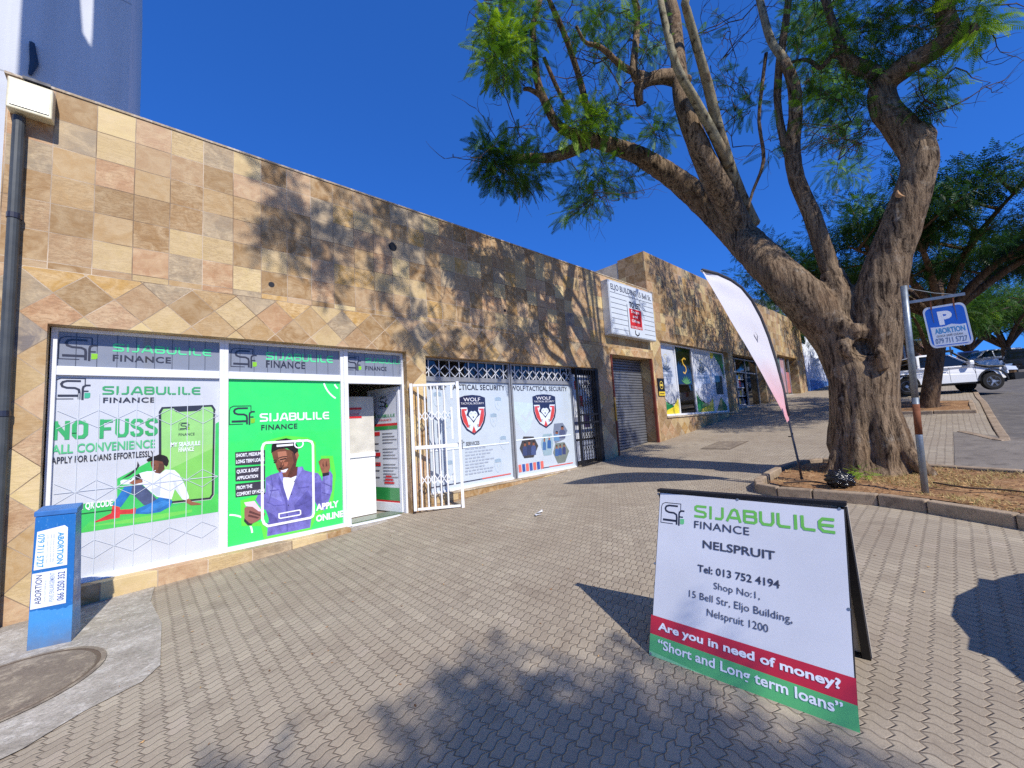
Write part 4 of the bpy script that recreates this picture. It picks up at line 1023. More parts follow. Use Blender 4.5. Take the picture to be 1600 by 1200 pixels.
# recessed shop entrance with shelves behind glass
mb = MB()
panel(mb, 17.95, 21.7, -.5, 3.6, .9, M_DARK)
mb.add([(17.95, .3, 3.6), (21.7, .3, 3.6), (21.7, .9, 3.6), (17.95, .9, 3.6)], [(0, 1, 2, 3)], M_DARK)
mb.add([(17.95, .3, -.5), (17.95, .3, 3.6), (17.95, .9, 3.6), (17.95, .9, -.5)], [(0, 1, 2, 3)], M_TILE2); mb.add([(21.7, .3, -.5), (21.7, .9, -.5), (21.7, .9, 3.6), (21.7, .3, 3.6)], [(0, 1, 2, 3)], M_TILE2)
mb.box(17.96, 21.69, .2, .9, -.5, 1.5, M_CONC)
ent = mb.build('shop_entrance', BL2)
mb = MB()
for x in (18.0, 18.9, 20.1, 21.6): mb.box(x, x + .05, .27, .33, 1.5, 3.55, M_GREYF)
for z in (1.52, 2.95, 3.52): mb.box(18.05, 21.6, .274, .326, z - .025, z + .025, M_GREYF)
mb.build('frame', ent)
mb = MB(); rnd = random.Random(5)
for r_ in range(4):
    for k in range(16):
        x = 18.1 + k * .215; h = rnd.uniform(.12, .3)
        mb.box(x, x + .17, .42, .56, 1.6 + r_ * .36, 1.6 + r_ * .36 + h, rnd.choice([ink(200, 60, 60), ink(210, 180, 60), ink(220, 220, 220), ink(90, 96, 106), ink(60, 90, 150), ink(150, 150, 156), ink(50, 50, 54)]))
    mb.box(18.06, 21.58, .4, .6, 1.57 + r_ * .36, 1.595 + r_ * .36, M_ALU)
mb.build('shelf_goods', ent)
p = MB(); panel(p, 18.05, 18.9, 2.98, 3.5, .3, M_GLASS); panel(p, 18.95, 20.1, 2.98, 3.5, .3, M_GLASS); panel(p, 20.15, 21.6, 1.55, 3.5, .3, M_GLASS); p.build('pane', ent)
# far doorway
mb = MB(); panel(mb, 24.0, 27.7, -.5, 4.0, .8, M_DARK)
for X0, s in ((24.0, 1), (27.7, -1)):
    q = [(X0, .3, -.5), (X0, .3, 4.0), (X0, .8, 4.0), (X0, .8, -.5)]; mb.add(q, [(0, 1, 2, 3) if s > 0 else (3, 2, 1, 0)], M_TILE2)
mb.add([(24.0, .3, 4.0), (27.7, .3, 4.0), (27.7, .8, 4.0), (24.0, .8, 4.0)], [(0, 1, 2, 3)], M_TILE2)
mb.box(24.01, 27.69, .1, .8, -.5, 2.02, M_CONC)
d3 = mb.build('doorway', BL2)
mb = MB()
for x in (24.1, 24.95, 25.8, 26.6): mb.box(x, x + .06, .16, .24, 2.02, 3.95, M_GREYF)
mb.build('frame', d3)
p = MB(); panel(p, 24.16, 24.95, 2.1, 3.9, .2, ink(120, 170, 160)); panel(p, 25.01, 25.8, 2.1, 3.9, .2, ink(190, 150, 150)); panel(p, 25.86, 26.6, 2.1, 3.2, .2, ink(200, 120, 110)); p.build('pane', d3)

# directory light box on the wall
x0, x1, z0, z1, yf = 9.29, 11.5, 3.46, 4.87, -.22
DB = empty('directory_sign', (10.4, 0, 3.5), 'white lightbox sign with a red notice, fixed to the wall above the roller shutter', 'sign')
mb = MB(); mb.box(x0, x1, yf, -.003, z0, z1, paint((196, 200, 206), .4, .2, .1, name='sign_case')); mb.build('case', DB, bevel=.012)
mb = MB(); mb.box(x0 + .03, x1 - .03, yf - .008, yf - .001, z0 + .03, z1 - .03, paint((206, 214, 224), .3, 0, .05, 3, .5, name='sign_face')); face = mb.build('face', DB)
cv = Canvas((0, yf - .008, 0), (1, 0, 0), (0, 0, 1)); LN = ink(66, 68, 78)
H_ = z1 - z0; Wd = x1 - x0
for k in range(7):
    z = z0 + H_ * (.1 + .095 * k)
    cv.rect(x0 + .05, z, x0 + .36 * Wd, z + .012, LN); cv.rect(x0 + .72 * Wd, z, x1 - .05, z + .012, LN)
cv.rect(x0 + .05, z1 - .33, x1 - .05, z1 - .318, LN)
cv.rect(x0 + .355 * Wd, z0 + .04, x0 + .365 * Wd, z0 + .62 * H_, LN); cv.rect(x0 + .66 * Wd, z0 + .62 * H_, x0 + .668 * Wd, z1 - .32, LN)
cv.text('ELJO BUILDING 15 Bell St.', x0 + .1, x1 - .12, z1 - .25, .15, LN, .012)
cv.text('TO LET', x0 + .41 * Wd, x0 + .66 * Wd, z0 + .57 * H_, .16, M_INK, .03)
cv.rect(x0 + .4 * Wd, z0 + .24 * H_, x0 + .67 * Wd, z0 + .55 * H_, M_REDTXT)
cv.rect(x0 + .4 * Wd, z0 + .17 * H_, x0 + .67 * Wd, z0 + .238 * H_, ink(190, 60, 64))
for k, st in enumerate(('Shops', 'and', 'Offices')): cv.text(st, x0 + (.47 if k == 1 else .44) * Wd, x0 + (.58 if k == 1 else .62) * Wd, z0 + (.475 - .09 * k) * H_, .075, M_WINK, .02)
cv.text('013 752 4125', x0 + .42 * Wd, x0 + .65 * Wd, z0 + .185 * H_, .05, M_WINK, .015)
cv.line([(x0 + .5 * Wd, z0 + .2), (x0 + .5 * Wd, z0 + .1), (x0 + .54 * Wd, z0 + .06), (x0 + .58 * Wd, z0 + .1), (x0 + .58 * Wd, z0 + .16)], .035, M_INK, px=False)
cv.flush('lettering', face)

# small alarm notice beside the shutter
AL = MB(); AL.box(11.72, 12.1, -.03, -.004, 1.92, 2.44, M_BLACK); al = AL.build('alarm_sign', bevel=.004)
tag(al, 'small black and yellow notice on the tiles right of the roller shutter', 'sign')
cv = Canvas((0, -.03, 0), (1, 0, 0), (0, 0, 1)); YL = ink(226, 194, 40)
cv.rect(11.73, 1.93, 12.09, 2.05, YL); cv.poly([(11.91 + .1 * math.cos(R(a)), 2.24 + .12 * math.sin(R(a))) for a in range(0, 360, 20)], YL, px=False); cv.poly([(11.91 + .08 * math.cos(R(a)), 2.24 + .1 * math.sin(R(a))) for a in range(0, 360, 20)], M_BLACK, px=False)
cv.rect(11.84, 2.21, 11.98, 2.27, YL); cv.text('ALARM', 11.76, 12.06, 1.965, .05, M_BLACK, .02) if False else None
cv.rect(11.78, 1.975, 12.04, 2.0, M_BLACK)
cv.flush('print', al)
AB2 = MB(); AB2.box(22.9, 23.5, -.02, -.003, 2.6, 3.0, M_WHITE); o = AB2.build('wall_notice'); tag(o, 'small white and purple notice on the tiled pier by the far doorway', 'sign')
cv = Canvas((0, -.02, 0), (1, 0, 0), (0, 0, 1)); cv.rect(22.94, 2.84, 23.46, 2.96, ink(90, 80, 160)); cv.rect(22.96, 2.66, 23.4, 2.78, ink(140, 134, 190)); cv.flush('print', o)

# ------------------------------------------------------------------ neighbours
def mat_render():
    t = NT('painted_render'); P = t.pos(); n1 = t.noise(t.scale(P, (1.5, 1.5, .12)), 2.2, 6, .65); n2 = t.noise(P, .8, 5, .6); z = t.xyz(P)[2]
    col = t.mix(t.mapr(n1, .4, .65, 0, 1), lin(204, 207, 212), lin(193, 196, 201)); col = t.mix(t.m('MULTIPLY', t.mapr(n2, .5, .7, 0, 1), .4), col, lin(176, 176, 174))
    ln = t.m('LESS_THAN', t.m('ABSOLUTE', t.m('SUBTRACT', t.m('FRACT', t.m('DIVIDE', z, 1.9)), .5)), .006); col = t.mix(t.m('MULTIPLY', ln, .5), col, lin(120, 122, 126))
    t.bump(t.noise(P, 60.0, 4), .5, .004); return t.set(col, .75, 0, .25)
M_TOWER = mat_render()
TW = empty('tower_block', (-3, 2.5, 0), 'tall pale rendered tower rising behind the left end of the tiled wall', 'building')
mb = MB(); mb.box(-9, .455, 2.5, 12, -1, 16, M_TOWER); mb.build('wall', TW)
mb = MB()
def slab(pts, z0=11.0, z1=11.25): mb.hexa([(x, y, z0) for x, y in pts], [(x, y, z1) for x, y in pts], M_TOWER)
def sh(X, z):      # where the slab must lie to shade the tower wall at (X, z)
    t = (11.0 - z) / .95; return (X - .2 * t, 2.5 - t)
slab([(-.67, 2.5), (.02 - .78 + .0, -1.35), (-1.95, -3.9), sh(-.67, 4.9)][::-1]) if False else None
t0 = 6.6
A0, A1 = (-.67, 2.5), (-.67 - .2 * t0, 2.5 - t0)
B1 = (.6 - .2 * t0, 2.5 - t0); B0 = (.6, 2.5)
ap = sh(.02, 7.28); l1 = sh(-.14, 8.4); r1 = sh(.03, 8.4); l2 = sh(-.5, 10.9); r2 = sh(.06, 10.9)
slab([A0, A1, (ap[0], A1[1]), ap, (ap[0] - .03, ap[1] + .25), l1, l2][::-1] if False else [A0, l2, l1, (ap[0] - .05, ap[1] + .18), ap, (ap[0], A1[1]), A1][::-1])
slab([r2, B0, B1, (ap[0] + .002, A1[1]), (ap[0] + .002, ap[1]), (ap[0] + .05, ap[1] + .2), r1][::-1])
mb.build('unseen_shade_slab', TW)  # unseen slab added above the frame, notched to shape the shade on the tower
mb = MB(); mb.tube([(-.55, 2.47, 7.2), (-.52, 2.47, 6.9), (-.55, 2.46, 6.7)], [.03, .05, .02], M_INK, 6); mb.build('wall_bracket', TW)

LF = empty('flood_light', (-.13, -.12, 4.78), 'square cream floodlight box at the top left corner of the tiled wall', 'lamp')
CREAM = paint((214, 206, 176), .5, 0, .15, 9, name='cream_enamel')
mb = MB(); q0 = [(-.285, -.17, 4.63), (.005, -.17, 4.63), (.005, -.002, 4.66), (-.285, -.002, 4.66)]; q1 = [(-.285, -.15, 4.95), (.005, -.15, 4.95), (.005, -.002, 4.99), (-.285, -.002, 4.99)]
mb.hexa(q0, q1, CREAM); mb.build('housing', LF, bevel=.012)
mb = MB(); mb.hexa([(-.262, -.178, 4.665), (-.018, -.178, 4.665), (-.018, -.166, 4.665), (-.262, -.166, 4.665)], [(-.262, -.160, 4.92), (-.018, -.160, 4.92), (-.018, -.150, 4.92), (-.262, -.150, 4.92)], paint((206, 208, 200), .25, 0, .08, 6, .6, name='frosted_glass')); mb.build('lens', LF)
mb = MB(); mb.box(-.2, -.02, -.12, .0, 4.992, 5.02, M_INK); mb.build('bracket', LF)
mb = MB(); mb.tube([(-.215, -.055, 4.62), (-.212, -.055, 3.0), (-.208, -.055, -.2)], .043, paint((70, 74, 76), .5, .1, .2, 5, name='grey_pvc'), 14)
for z in (1.75, 3.6): mb.tube([(-.212, -.055, z), (-.212, -.055, z + .05)], .05, M_INK, 14)
tag(mb.build('drainpipe', smooth=False), 'dark grey downpipe running down the left end of the tiled wall', 'pipe')

# pale wall with blue base, and a white house, at the far end of the street front
mb = MB(); BLUEB = paint((88, 130, 190), .6, name='blue_base'); PALE = paint((196, 202, 222), .55, 0, .06, 2, name='pale_sheet')
FE = empty('boundary_fence', (30.5, -.6, 2.0), 'pale corrugated fence with a blue base beyond the end of the tiled block', 'fence')
mb.box(29.4, 38.0, -.1, .0, 1.4, 2.85, BLUEB); mb.build('base', FE)
mb = MB(); n = 86
vs = [];
for k in range(n + 1):
    x = 29.4 + 8.6 * k / n; yv = -.06 + (.05 if k % 4 < 2 else 0)
    zt = 4.3 + .05 * math.sin(k)
    vs += [(x, yv, 2.85), (x, yv, zt)]
mb.add(vs, [(2 * k, 2 * k + 2, 2 * k + 3, 2 * k + 1) for k in range(n)], PALE); mb.build('panel', FE)
mb = MB()
for k in range(5): x = 29.45 + k * 2.1; mb.box(x, x + .1, .001, .1, 1.4, 4.45, PALE)
mb.build('post', FE)
HS = empty('white_house', (40, 4, 2.5), 'white house with a grey roof glimpsed behind the big tree trunk', 'building')
mb = MB(); mb.box(31.0, 44, .6, 9, 1, 7.4, paint((226, 230, 236), .7, 0, .05, 1, name='white_render')); mb.build('wall', HS)
mb = MB(); RF = paint((150, 154, 162), .5, .2, .1, 2, name='grey_roof_sheet')
mb.hexa([(30.6, .2, 7.4), (44.4, .2, 7.4), (44.4, 9.4, 7.4), (30.6, 9.4, 7.4)], [(30.6, 4.4, 9.6), (44.4, 4.4, 9.6), (44.4, 5.2, 9.6), (30.6, 5.2, 9.6)], RF); mb.build('roof', HS)
mb = MB()
for x, z in ((32.2, 5.4), (35.5, 5.4), (39, 5.4)): mb.box(x, x + .9, .57, .62, z, z + 1.2, M_GLASS)
mb.build('window', HS)

# ------------------------------------------------------------------ blue service pillar by the wall
BP = empty('service_pillar', (.25, -.85, -.06), 'bright blue metal pillar covered with white paper bills, leaning by the tiled wall', 'pillar')
BLU = NT('blue_enamel'); P_ = BLU.pos(); zz_ = BLU.xyz(P_)[2]
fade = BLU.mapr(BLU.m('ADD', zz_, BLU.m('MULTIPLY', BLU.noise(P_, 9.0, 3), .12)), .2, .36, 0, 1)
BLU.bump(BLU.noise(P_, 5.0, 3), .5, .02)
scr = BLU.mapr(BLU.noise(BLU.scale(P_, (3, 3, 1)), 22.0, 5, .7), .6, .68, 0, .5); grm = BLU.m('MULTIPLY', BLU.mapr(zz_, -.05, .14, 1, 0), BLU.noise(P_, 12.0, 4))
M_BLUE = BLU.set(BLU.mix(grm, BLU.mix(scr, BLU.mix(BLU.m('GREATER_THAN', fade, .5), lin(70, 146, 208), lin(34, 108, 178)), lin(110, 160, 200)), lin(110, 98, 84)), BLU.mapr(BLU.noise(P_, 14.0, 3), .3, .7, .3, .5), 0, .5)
bl = [(.1, -.9), (.338, -1.0), (.372, -.79), (.13, -.69)]; tl = [(.112, -.9), (.337, -.9945), (.352, -.79), (.13, -.69)]
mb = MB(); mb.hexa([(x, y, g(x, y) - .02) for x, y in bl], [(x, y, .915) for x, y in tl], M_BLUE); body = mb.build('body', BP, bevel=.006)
mb = MB(); e = 1.06; cx, cy = .228, -.845
mb.hexa([(cx + (x - cx) * e, cy + (y - cy) * e, .916) for x, y in tl], [(cx + (x - cx) * e, cy + (y - cy) * e, .955 + .02 * i) for i, (x, y) in zip((0, 0, 1, 1), tl)], paint((58, 112, 176), .5, 0, .15, 9, name='blue_lid')); mb.build('lid', BP, bevel=.006)
O = Vector((bl[0][0], bl[0][1], g(*bl[0]))); Uv = Vector((bl[1][0] - bl[0][0], bl[1][1] - bl[0][1], 0)); Vv = Vector((tl[0][0] - bl[0][0], tl[0][1] - bl[0][1], .96))
cv = Canvas(O, Uv, Vv, .003); ww = Uv.length
CY, NVY = ink(50, 150, 200), ink(44, 60, 100)
cv.poly([(.02, .585), (.215, .595), (.21, .88), (.19, .9), (.03, .87)], M_WINK, px=False)
cv.text('ABORTION', .85, .61, .152, .038, CY, .03, rot=-1); cv.text('079 711 5727', .85, .6, .035, .04, CY, .02, rot=-1)
for k, u in enumerate((.09, .11, .126)): cv.text('SAFE CLEAN QUICK PAIN FREE', .84, .63, u, .008, ink(120, 150, 180), rot=-1)
cv.poly([(.012, .30), (.218, .31), (.215, .57), (.014, .56)], ink(232, 236, 244), px=False)
cv.text('ABORTION', .33, .545, .072, .038, NVY, .01, rot=1); cv.text('066 3250 352', .335, .55, .205, .042, ink(70, 90, 140), .02, rot=1); cv.text('PENIS ENLARGEMENT', .335, .55, .145, .028, ink(130, 150, 190), .005, rot=1)
cv.text('SAME DAY SERVICE', .34, .5, .098, .01, ink(150, 160, 190), rot=1)
cv.flush('paper_bill', body)

# ------------------------------------------------------------------ A-frame board
BLp, BRp = Vector((2.86, -4.46, .065)), Vector((2.87, -5.37, .065))
TLp, TRp = Vector((3.13, -4.455, .93)), Vector((3.215, -5.375, .925))
ABD = empty('sandwich_board', (3.2, -4.9, .06), 'white folding pavement board reading Short and Long term loans, standing on the paving', 'sign')
Uv = (BRp - BLp + TRp - TLp).normalized(); Vv = (TLp - BLp).normalized(); Nv = Uv.cross(Vv).normalized()
def slab4(mb, a, b, c, d, th, mat, n):
    mb.hexa([a - n * th, b - n * th, b, a], [d - n * th, c - n * th, c, d], mat)
cv = Canvas(BLp, Uv, Vv, .0012)
bq = [cv.P(*p) for p in ((1015.5, 1023), (1343, 1156), (1320, 795), (1031, 769))]
mb = MB(); mb.hexa([tuple(cv.W(*p, -.018)) for p in bq], [tuple(cv.W(*p, 0)) for p in bq], M_BLACK); fb = mb.build('front_panel', ABD, bevel=.002)
mb = MB()
Bk = Vector((3.52, 0, .1)); bL, bR = Vector((3.5, -4.44, .1)), Vector((3.51, -5.35, .1))
tL, tR = TLp + Vector((.035, 0, -.005)), TRp + Vector((.035, 0, -.005))
n2 = (bR - bL).cross(tL - bL).normalized() * -1
slab4(mb, bR, bL, tL, tR, .014, paint((176, 168, 154), .6, name='board_back'), n2)
for s in (0, 1):
    a = (bL if s == 0 else bR); b = (tL if s == 0 else tR); ins = Vector((0, -.02 if s == 0 else .02, 0))
    mb.bar(a + ins - n2 * .028, b + ins - n2 * .028, .035, .026, M_BLACK, up=n2)
mb.bar(bL - n2 * .028 + Vector((0, -.04, .02)), bR - n2 * .028 + Vector((0, .04, .02)), .026, .035, M_BLACK, up=n2)
mb.build('back_panel', ABD)
mb = MB(); mb.bar(TLp + Vector((.012, 0, .006)), TRp + Vector((.012, 0, .006)), .05, .016, M_BLACK); mb.build('hinge', ABD)
q = [(bq[0][0] + .004, bq[0][1] + .004), (bq[1][0] - .004, bq[1][1] + .004), (bq[2][0] - .004, bq[2][1] - .004), (bq[3][0] + .004, bq[3][1] - .004)]
BW = paint((216, 217, 222), .4, 0, .07, 2.2, .45, name='board_face'); cv.faces([q], BW)
zc = lambda x, y: (1000 + x / 2.857, 750 + y / 2.857)
cv.poly([zc(*p) for p in ((50, 600), (965, 886), (972, 1008), (46, 683))], ink(196, 30, 42))
cv.poly([zc(*p) for p in ((46, 683), (972, 1008), (986, 1161), (41, 783))], ink(92, 180, 104))
cv.poly([zc(*p) for p in ((42, 760), (300, 875), (700, 1030), (986, 1130), (986, 1161), (41, 783))], ink(140, 208, 146))
cv.flush('printed_face', fb)
p0 = cv.P(*zc(92, 190)); p1 = cv.P(*zc(95, 97)); sf_logo(cv, p0[0] + .0, p0[1], p1[1] - p0[1], M_INK, ink(110, 200, 130))
p0, p1, t_ = cv.P(*zc(243, 168)), cv.P(*zc(873, 240)), cv.P(*zc(246, 112)); wordmark(cv, p0[0], p1[0], (p0[1] + p1[1]) / 2, t_[1] - p0[1], ink(112, 190, 74))
def TB(st, a, b, top, m, bold=0.0, **k): cv.T(st, zc(*a), zc(*b), zc(0, top)[1], m, bold, **k)
TB('FINANCE', (243, 214), (489, 247), 182, ink(66, 66, 74), .006, space=1.05)
TB('NELSPRUIT', (281, 303), (605, 358), 268, ink(66, 66, 74), .018)
TB('Tel: 013 752 4194', (258, 410), (625, 483), 378, ink(62, 62, 72), .018)
TB('Shop No:1,', (330, 487), (536, 531), 458, ink(74, 74, 84), 0); TB('15 Bell Str, Eljo Building,', (220, 521), (682, 638), 491, ink(74, 74, 84), 0); TB('Nelspruit 1200', (300, 608), (574, 678), 576, ink(74, 74, 84), 0)
TB('Are you in need of money?', (82, 667), (900, 936), 632, M_WINK, .03)
TB('“Short and Long term loans”', (80, 757), (910, 1040), 716, M_WINK, .02)
cv.flush('lettering', fb)
mb = MB()
for pt in ((82, 62), (435, 88), (890, 129), (66, 372), (933, 577), (48, 775), (435, 932), (962, 1147)):
    a = cv.P(*zc(*pt)); w0 = Vector(cv.W(*a, .0015)); mb.lathe(w0, Nv, [(.007, 0), (.006, .002)], M_GALV, 10)
mb.build('screw', fb)

# ------------------------------------------------------------------ feather flag
FF = empty('feather_flag', (7.37, -4.25, .33), 'tall pale feather banner with a pink lower tip, stuck in the soil beside the trunk', 'flag')
fy = lambda s: -4.25 + .38 * s
polepx = [(1256, 764), (1247, 720), (1238, 682), (1231, 650), (1222, 605), (1212, 565), (1200, 527), (1187, 494), (1173, 468), (1157, 449), (1140, 437), (1120, 428), (1097, 422)]
pole = [Vector(at(px, py, Y=fy(i / 12))) for i, (px, py) in enumerate(polepx)]
mb = MB(); mb.tube(pole, [.016 - .0009 * i for i in range(13)], M_INK, 8); mb.build('pole', FF, smooth=True)
leftpx = [(1231, 662), (1222, 642), (1205, 611), (1190, 583), (1177, 560), (1165, 539), (1152, 518), (1139, 496), (1126, 473), (1112, 449), (1104, 436), (1097, 423)]
FLM = NT('flag_fabric'); zf = FLM.xyz(FLM.pos())[2]
pk = FLM.mapr(FLM.m('ADD', zf, FLM.m('MULTIPLY', FLM.noise(FLM.pos(), 2.5, 3), .5)), 1.35, 2.35, 1, 0)
M_FLAG = FLM.set(FLM.mix(pk, lin(226, 224, 232), lin(238, 150, 158)), .7, 0, .2)
tl_ = FLM.n('ShaderNodeBsdfTranslucent'); tl_.inputs[0].default_value = (.8, .78, .8, 1); mx_ = FLM.n('ShaderNodeMixShader'); mx_.inputs[0].default_value = .25
FLM.l(FLM.b.outputs[0], mx_.inputs[1]); FLM.l(tl_.outputs[0], mx_.inputs[2]); FLM.l(mx_.outputs[0], FLM.out.inputs[0])
rt = [pole[3 if k == 0 else 0] for k in range(0)]
mb = MB(); vs = []; nR = 30; nC = 8
def interp(pts, s):
    f = s * (len(pts) - 1); i = min(int(f), len(pts) - 2); return pts[i].lerp(pts[i + 1], f - i)
rp = pole[3:]; lp = [Vector(at(px, py, Y=fy(.25 + .75 * i / 11))) for i, (px, py) in enumerate(leftpx)]
nrm = Vector((.6, -.8, 0))
for i in range(nR + 1):
    a, b = interp(rp, i / nR), interp(lp, i / nR)
    for j in range(nC + 1):
        s = j / nC; p = a.lerp(b, s); p += nrm * (.02 * math.sin(9 * i / nR + s * 5) * math.sin(math.pi * s) + .012 * math.sin(22 * i / nR - s * 8) * s * (1 - s) * 4)
        vs.append(p)
mb.add(vs, [(i * (nC + 1) + j, (i + 1) * (nC + 1) + j, (i + 1) * (nC + 1) + j + 1, i * (nC + 1) + j + 1) for i in range(nR) for j in range(nC)], M_FLAG)
cloth = mb.build('cloth', FF, smooth=True)
mb = MB(); mb.tube([p + nrm * .004 for p in rp], [.028 - .0009 * i for i in range(len(rp))], paint((60, 60, 66), .7, name='pole_sleeve'), 8); mb.build('sleeve', FF, smooth=True)
pr = MB(); C1, C2 = Vector(at(1163, 500, Y=-3.98)), Vector(at(1180, 525, Y=-4.0)); GRY = ink(120, 116, 126)
ax = (C2 - C1).normalized(); bx = nrm.cross(ax).normalized()
def fl(pts, w): 
    for q in stroke_quads(pts, w): pr.add([C1 + ax * u + bx * v + nrm * (.03 + .0003 * len(pr.f)) for u, v in q], [(0, 1, 2, 3)], GRY)
rnd = random.Random(2); u = -.25
while u < .16: l = rnd.uniform(.02, .05); fl([(u, .05 * rnd.random()), (u + l, .05 + .03 * rnd.random())], .03); u += l + .012
fl([(.2, -.09), (.34, -.09), (.34, .0), (.22, .0), (.22, .1), (.4, .1)], .03)
pr.build('print', FF)
mb = MB(); mb.tube([pole[0] + Vector((0, 0, -.12)), pole[0] + Vector((0, 0, .06)), pole[0] + (pole[1] - pole[0]) * .4], [.01, .02, .02], M_BLACK, 8); mb.tube([pole[2] + Vector((0, .05, 0)), pole[2], pole[2] + Vector((0, -.01, .05))], .008, M_BLACK, 6); mb.build('ground_spike', FF)

# ------------------------------------------------------------------ parking sign
PS = empty('parking_sign', (7.05, -5.43, .3), 'blue parking plate hanging from an arm on a leaning galvanised post', 'sign')
pb, pt_ = Vector(at(1447, 786, X=7.02)), Vector(at(1412, 447, X=7.05)); pb.z = .3
pm = pb.lerp(pt_, .47)
mb = MB(); mb.tube([pb - Vector((0, 0, .15)), pb.lerp(pt_, .25), pm], .031, M_GALV, 12); mb.tube([pm, pm.lerp(pt_, .5), pt_], .031, M_GALV, 12); mb.tube([pb.lerp(pt_, .3), pb.lerp(pt_, .44)], .0318, M_RUST, 12); mb.build('post', PS, smooth=True)
a1, a2 = Vector(at(1417, 473, X=7.05)), Vector(at(1508, 459, X=7.07))
mb = MB(); mb.bar(a1, a2, .012, .03, M_GALV); mb.build('arm', PS)
mb = MB(); mb.tube([Vector(at(1414, 450, X=7.05)), Vector(at(1460, 458, X=7.06)), Vector(at(1500, 461, X=7.07))], .004, M_GALV, 6); mb.build('stay_wire', PS)
q = [Vector(at(px, py, X=7.06)) for px, py in ((1440, 482), (1507, 471), (1523, 537), (1455, 545))]
mb = MB()
ctr = sum(q, Vector()) / 4
e1, e2 = (q[1] - q[0] + q[2] - q[3]) / 2, (q[3] - q[0] + q[2] - q[1]) / 2
cvp = Canvas(q[3], e1, -e2, .0)
outl = []
uq = [(float(np.dot(np.array(p) - cvp.O, cvp.U)), float(np.dot(np.array(p) - cvp.O, cvp.V))) for p in q]
def quad_uv(s, t):      # s right, t up in the plate
    b = np.array(uq[3]) * (1 - s) + np.array(uq[2]) * s; tt = np.array(uq[0]) * (1 - s) + np.array(uq[1]) * s
    return tuple(b * (1 - t) + tt * t)
rr = [quad_uv(s, t) for s, t in rrect(0, 0, 1, 1, .14)]
mb.hexa([tuple(cvp.W(u, v, -.006)) for u, v in rr], [tuple(cvp.W(u, v, .0)) for u, v in rr], paint((206, 212, 222), .4, .1, .1, name='plate_metal')); plate = mb.build('plate', PS)
PB = ink(34, 96, 196)
cvp.poly([quad_uv(s, t) for s, t in rrect(.045, .04, .955, .955, .12)], PB, px=False)
cvp.poly([quad_uv(s, t) for s, t in ((.1, .06), (.92, .06), (.92, .5), (.8, .49), (.6, .53), (.4, .49), (.1, .5))], ink(214, 220, 230), px=False)
def qtext(st, s0, s1, t0, t1, m, bold):
    v, f = text_shape(st, bold); hv, _ = text_shape('H', bold); ya, yb = hv[:, 1].min(), hv[:, 1].max(); xa, xb = v[:, 0].min(), v[:, 0].max()
    cvp.h += .0003; cvp.mb.add([cvp.W(*quad_uv(s0 + (s1 - s0) * (x - xa) / (xb - xa), t0 + (t1 - t0) * (y - ya) / (yb - ya))) for x, y in v], f, m)
qtext('P', .33, .66, .53, .86, M_WINK, .05); qtext('ABORTION', .18, .88, .33, .46, ink(60, 140, 190), .03); qtext('079 711 5727', .15, .88, .1, .22, ink(90, 110, 140), .01); qtext('QUICK SAFE CLEAN', .2, .8, .25, .3, ink(110, 110, 110), .02)
for s in (.2, .74): cvp.poly([quad_uv(s + a, t) for a, t in ((0, .95), (.03, .95), (.02, .6), (.005, .62))], ink(96, 90, 110), px=False)
cvp.flush('lettering', plate)
mb = MB()
for s in (.22, .75):
    b = Vector(cvp.W(*quad_uv(s, .93), .0)); k = (b - a1).dot(a2 - a1) / (a2 - a1).length_squared; mb.bar(a1.lerp(a2, k), b, .012, .006, M_RUST, up=(1, 0, 0))
mb.build('hanger', PS)

# ------------------------------------------------------------------ small things
import bmesh
def blob(name, c, r, mat, seed, squash=(1, 1, 1), amp=.35, freq=3.0, sub=4):
    bm = bmesh.new(); bmesh.ops.create_icosphere(bm, subdivisions=sub, radius=1.0)
    for v in bm.verts:
        d = v.co.normalized(); n = noise.noise(d * freq + Vector((seed, 0, 0))) + .5 * noise.noise(d * freq * 2.6 + Vector((0, seed, 0))); n = abs(n) * 1.4 - .4
        p = d * r * (1 + amp * n); v.co = Vector((p.x * squash[0], p.y * squash[1], p.z * squash[2])) + Vector(c)
    me = bpy.data.meshes.new(name); bm.to_mesh(me); bm.free(); me.materials.append(mat); me.polygons.foreach_set('use_smooth', [True] * len(me.polygons))
    o = bpy.data.objects.new(name, me); COL.objects.link(o); return o
PL = NT('black_plastic'); PL.bump(PL.noise(PL.pos(), 26.0, 4, .6, dist=1.0), .9, .02); M_BAG = PL.set(lin(18, 18, 20), .18, 0, .7)
tag(blob('plastic_bag', (6.98, -4.72, .49), .12, M_BAG, 3.3, (1.0, 1.15, .85), .45, 2.6), 'crumpled shiny black plastic bag lying on the soil in front of the trunk', 'bag')
mb = MB(); lx, ly = 4.6, -1.9; rnd = random.Random(3)
for k in range(2):
    c = [(lx + .09 * k + rnd.uniform(-.05, .05) + a, ly + .05 * k + b) for a, b in ((-.05, -.04), (.05, -.03), (.04, .04), (-.04, .03))]
    mb.add([(a, b, g(a, b) + .006 + rnd.uniform(0, .025)) for a, b in c], [(0, 1, 2), (0, 2, 3)], M_WINK)
tag(mb.build('paper_litter'), 'scrap of white paper lying on the open paving', 'litter')

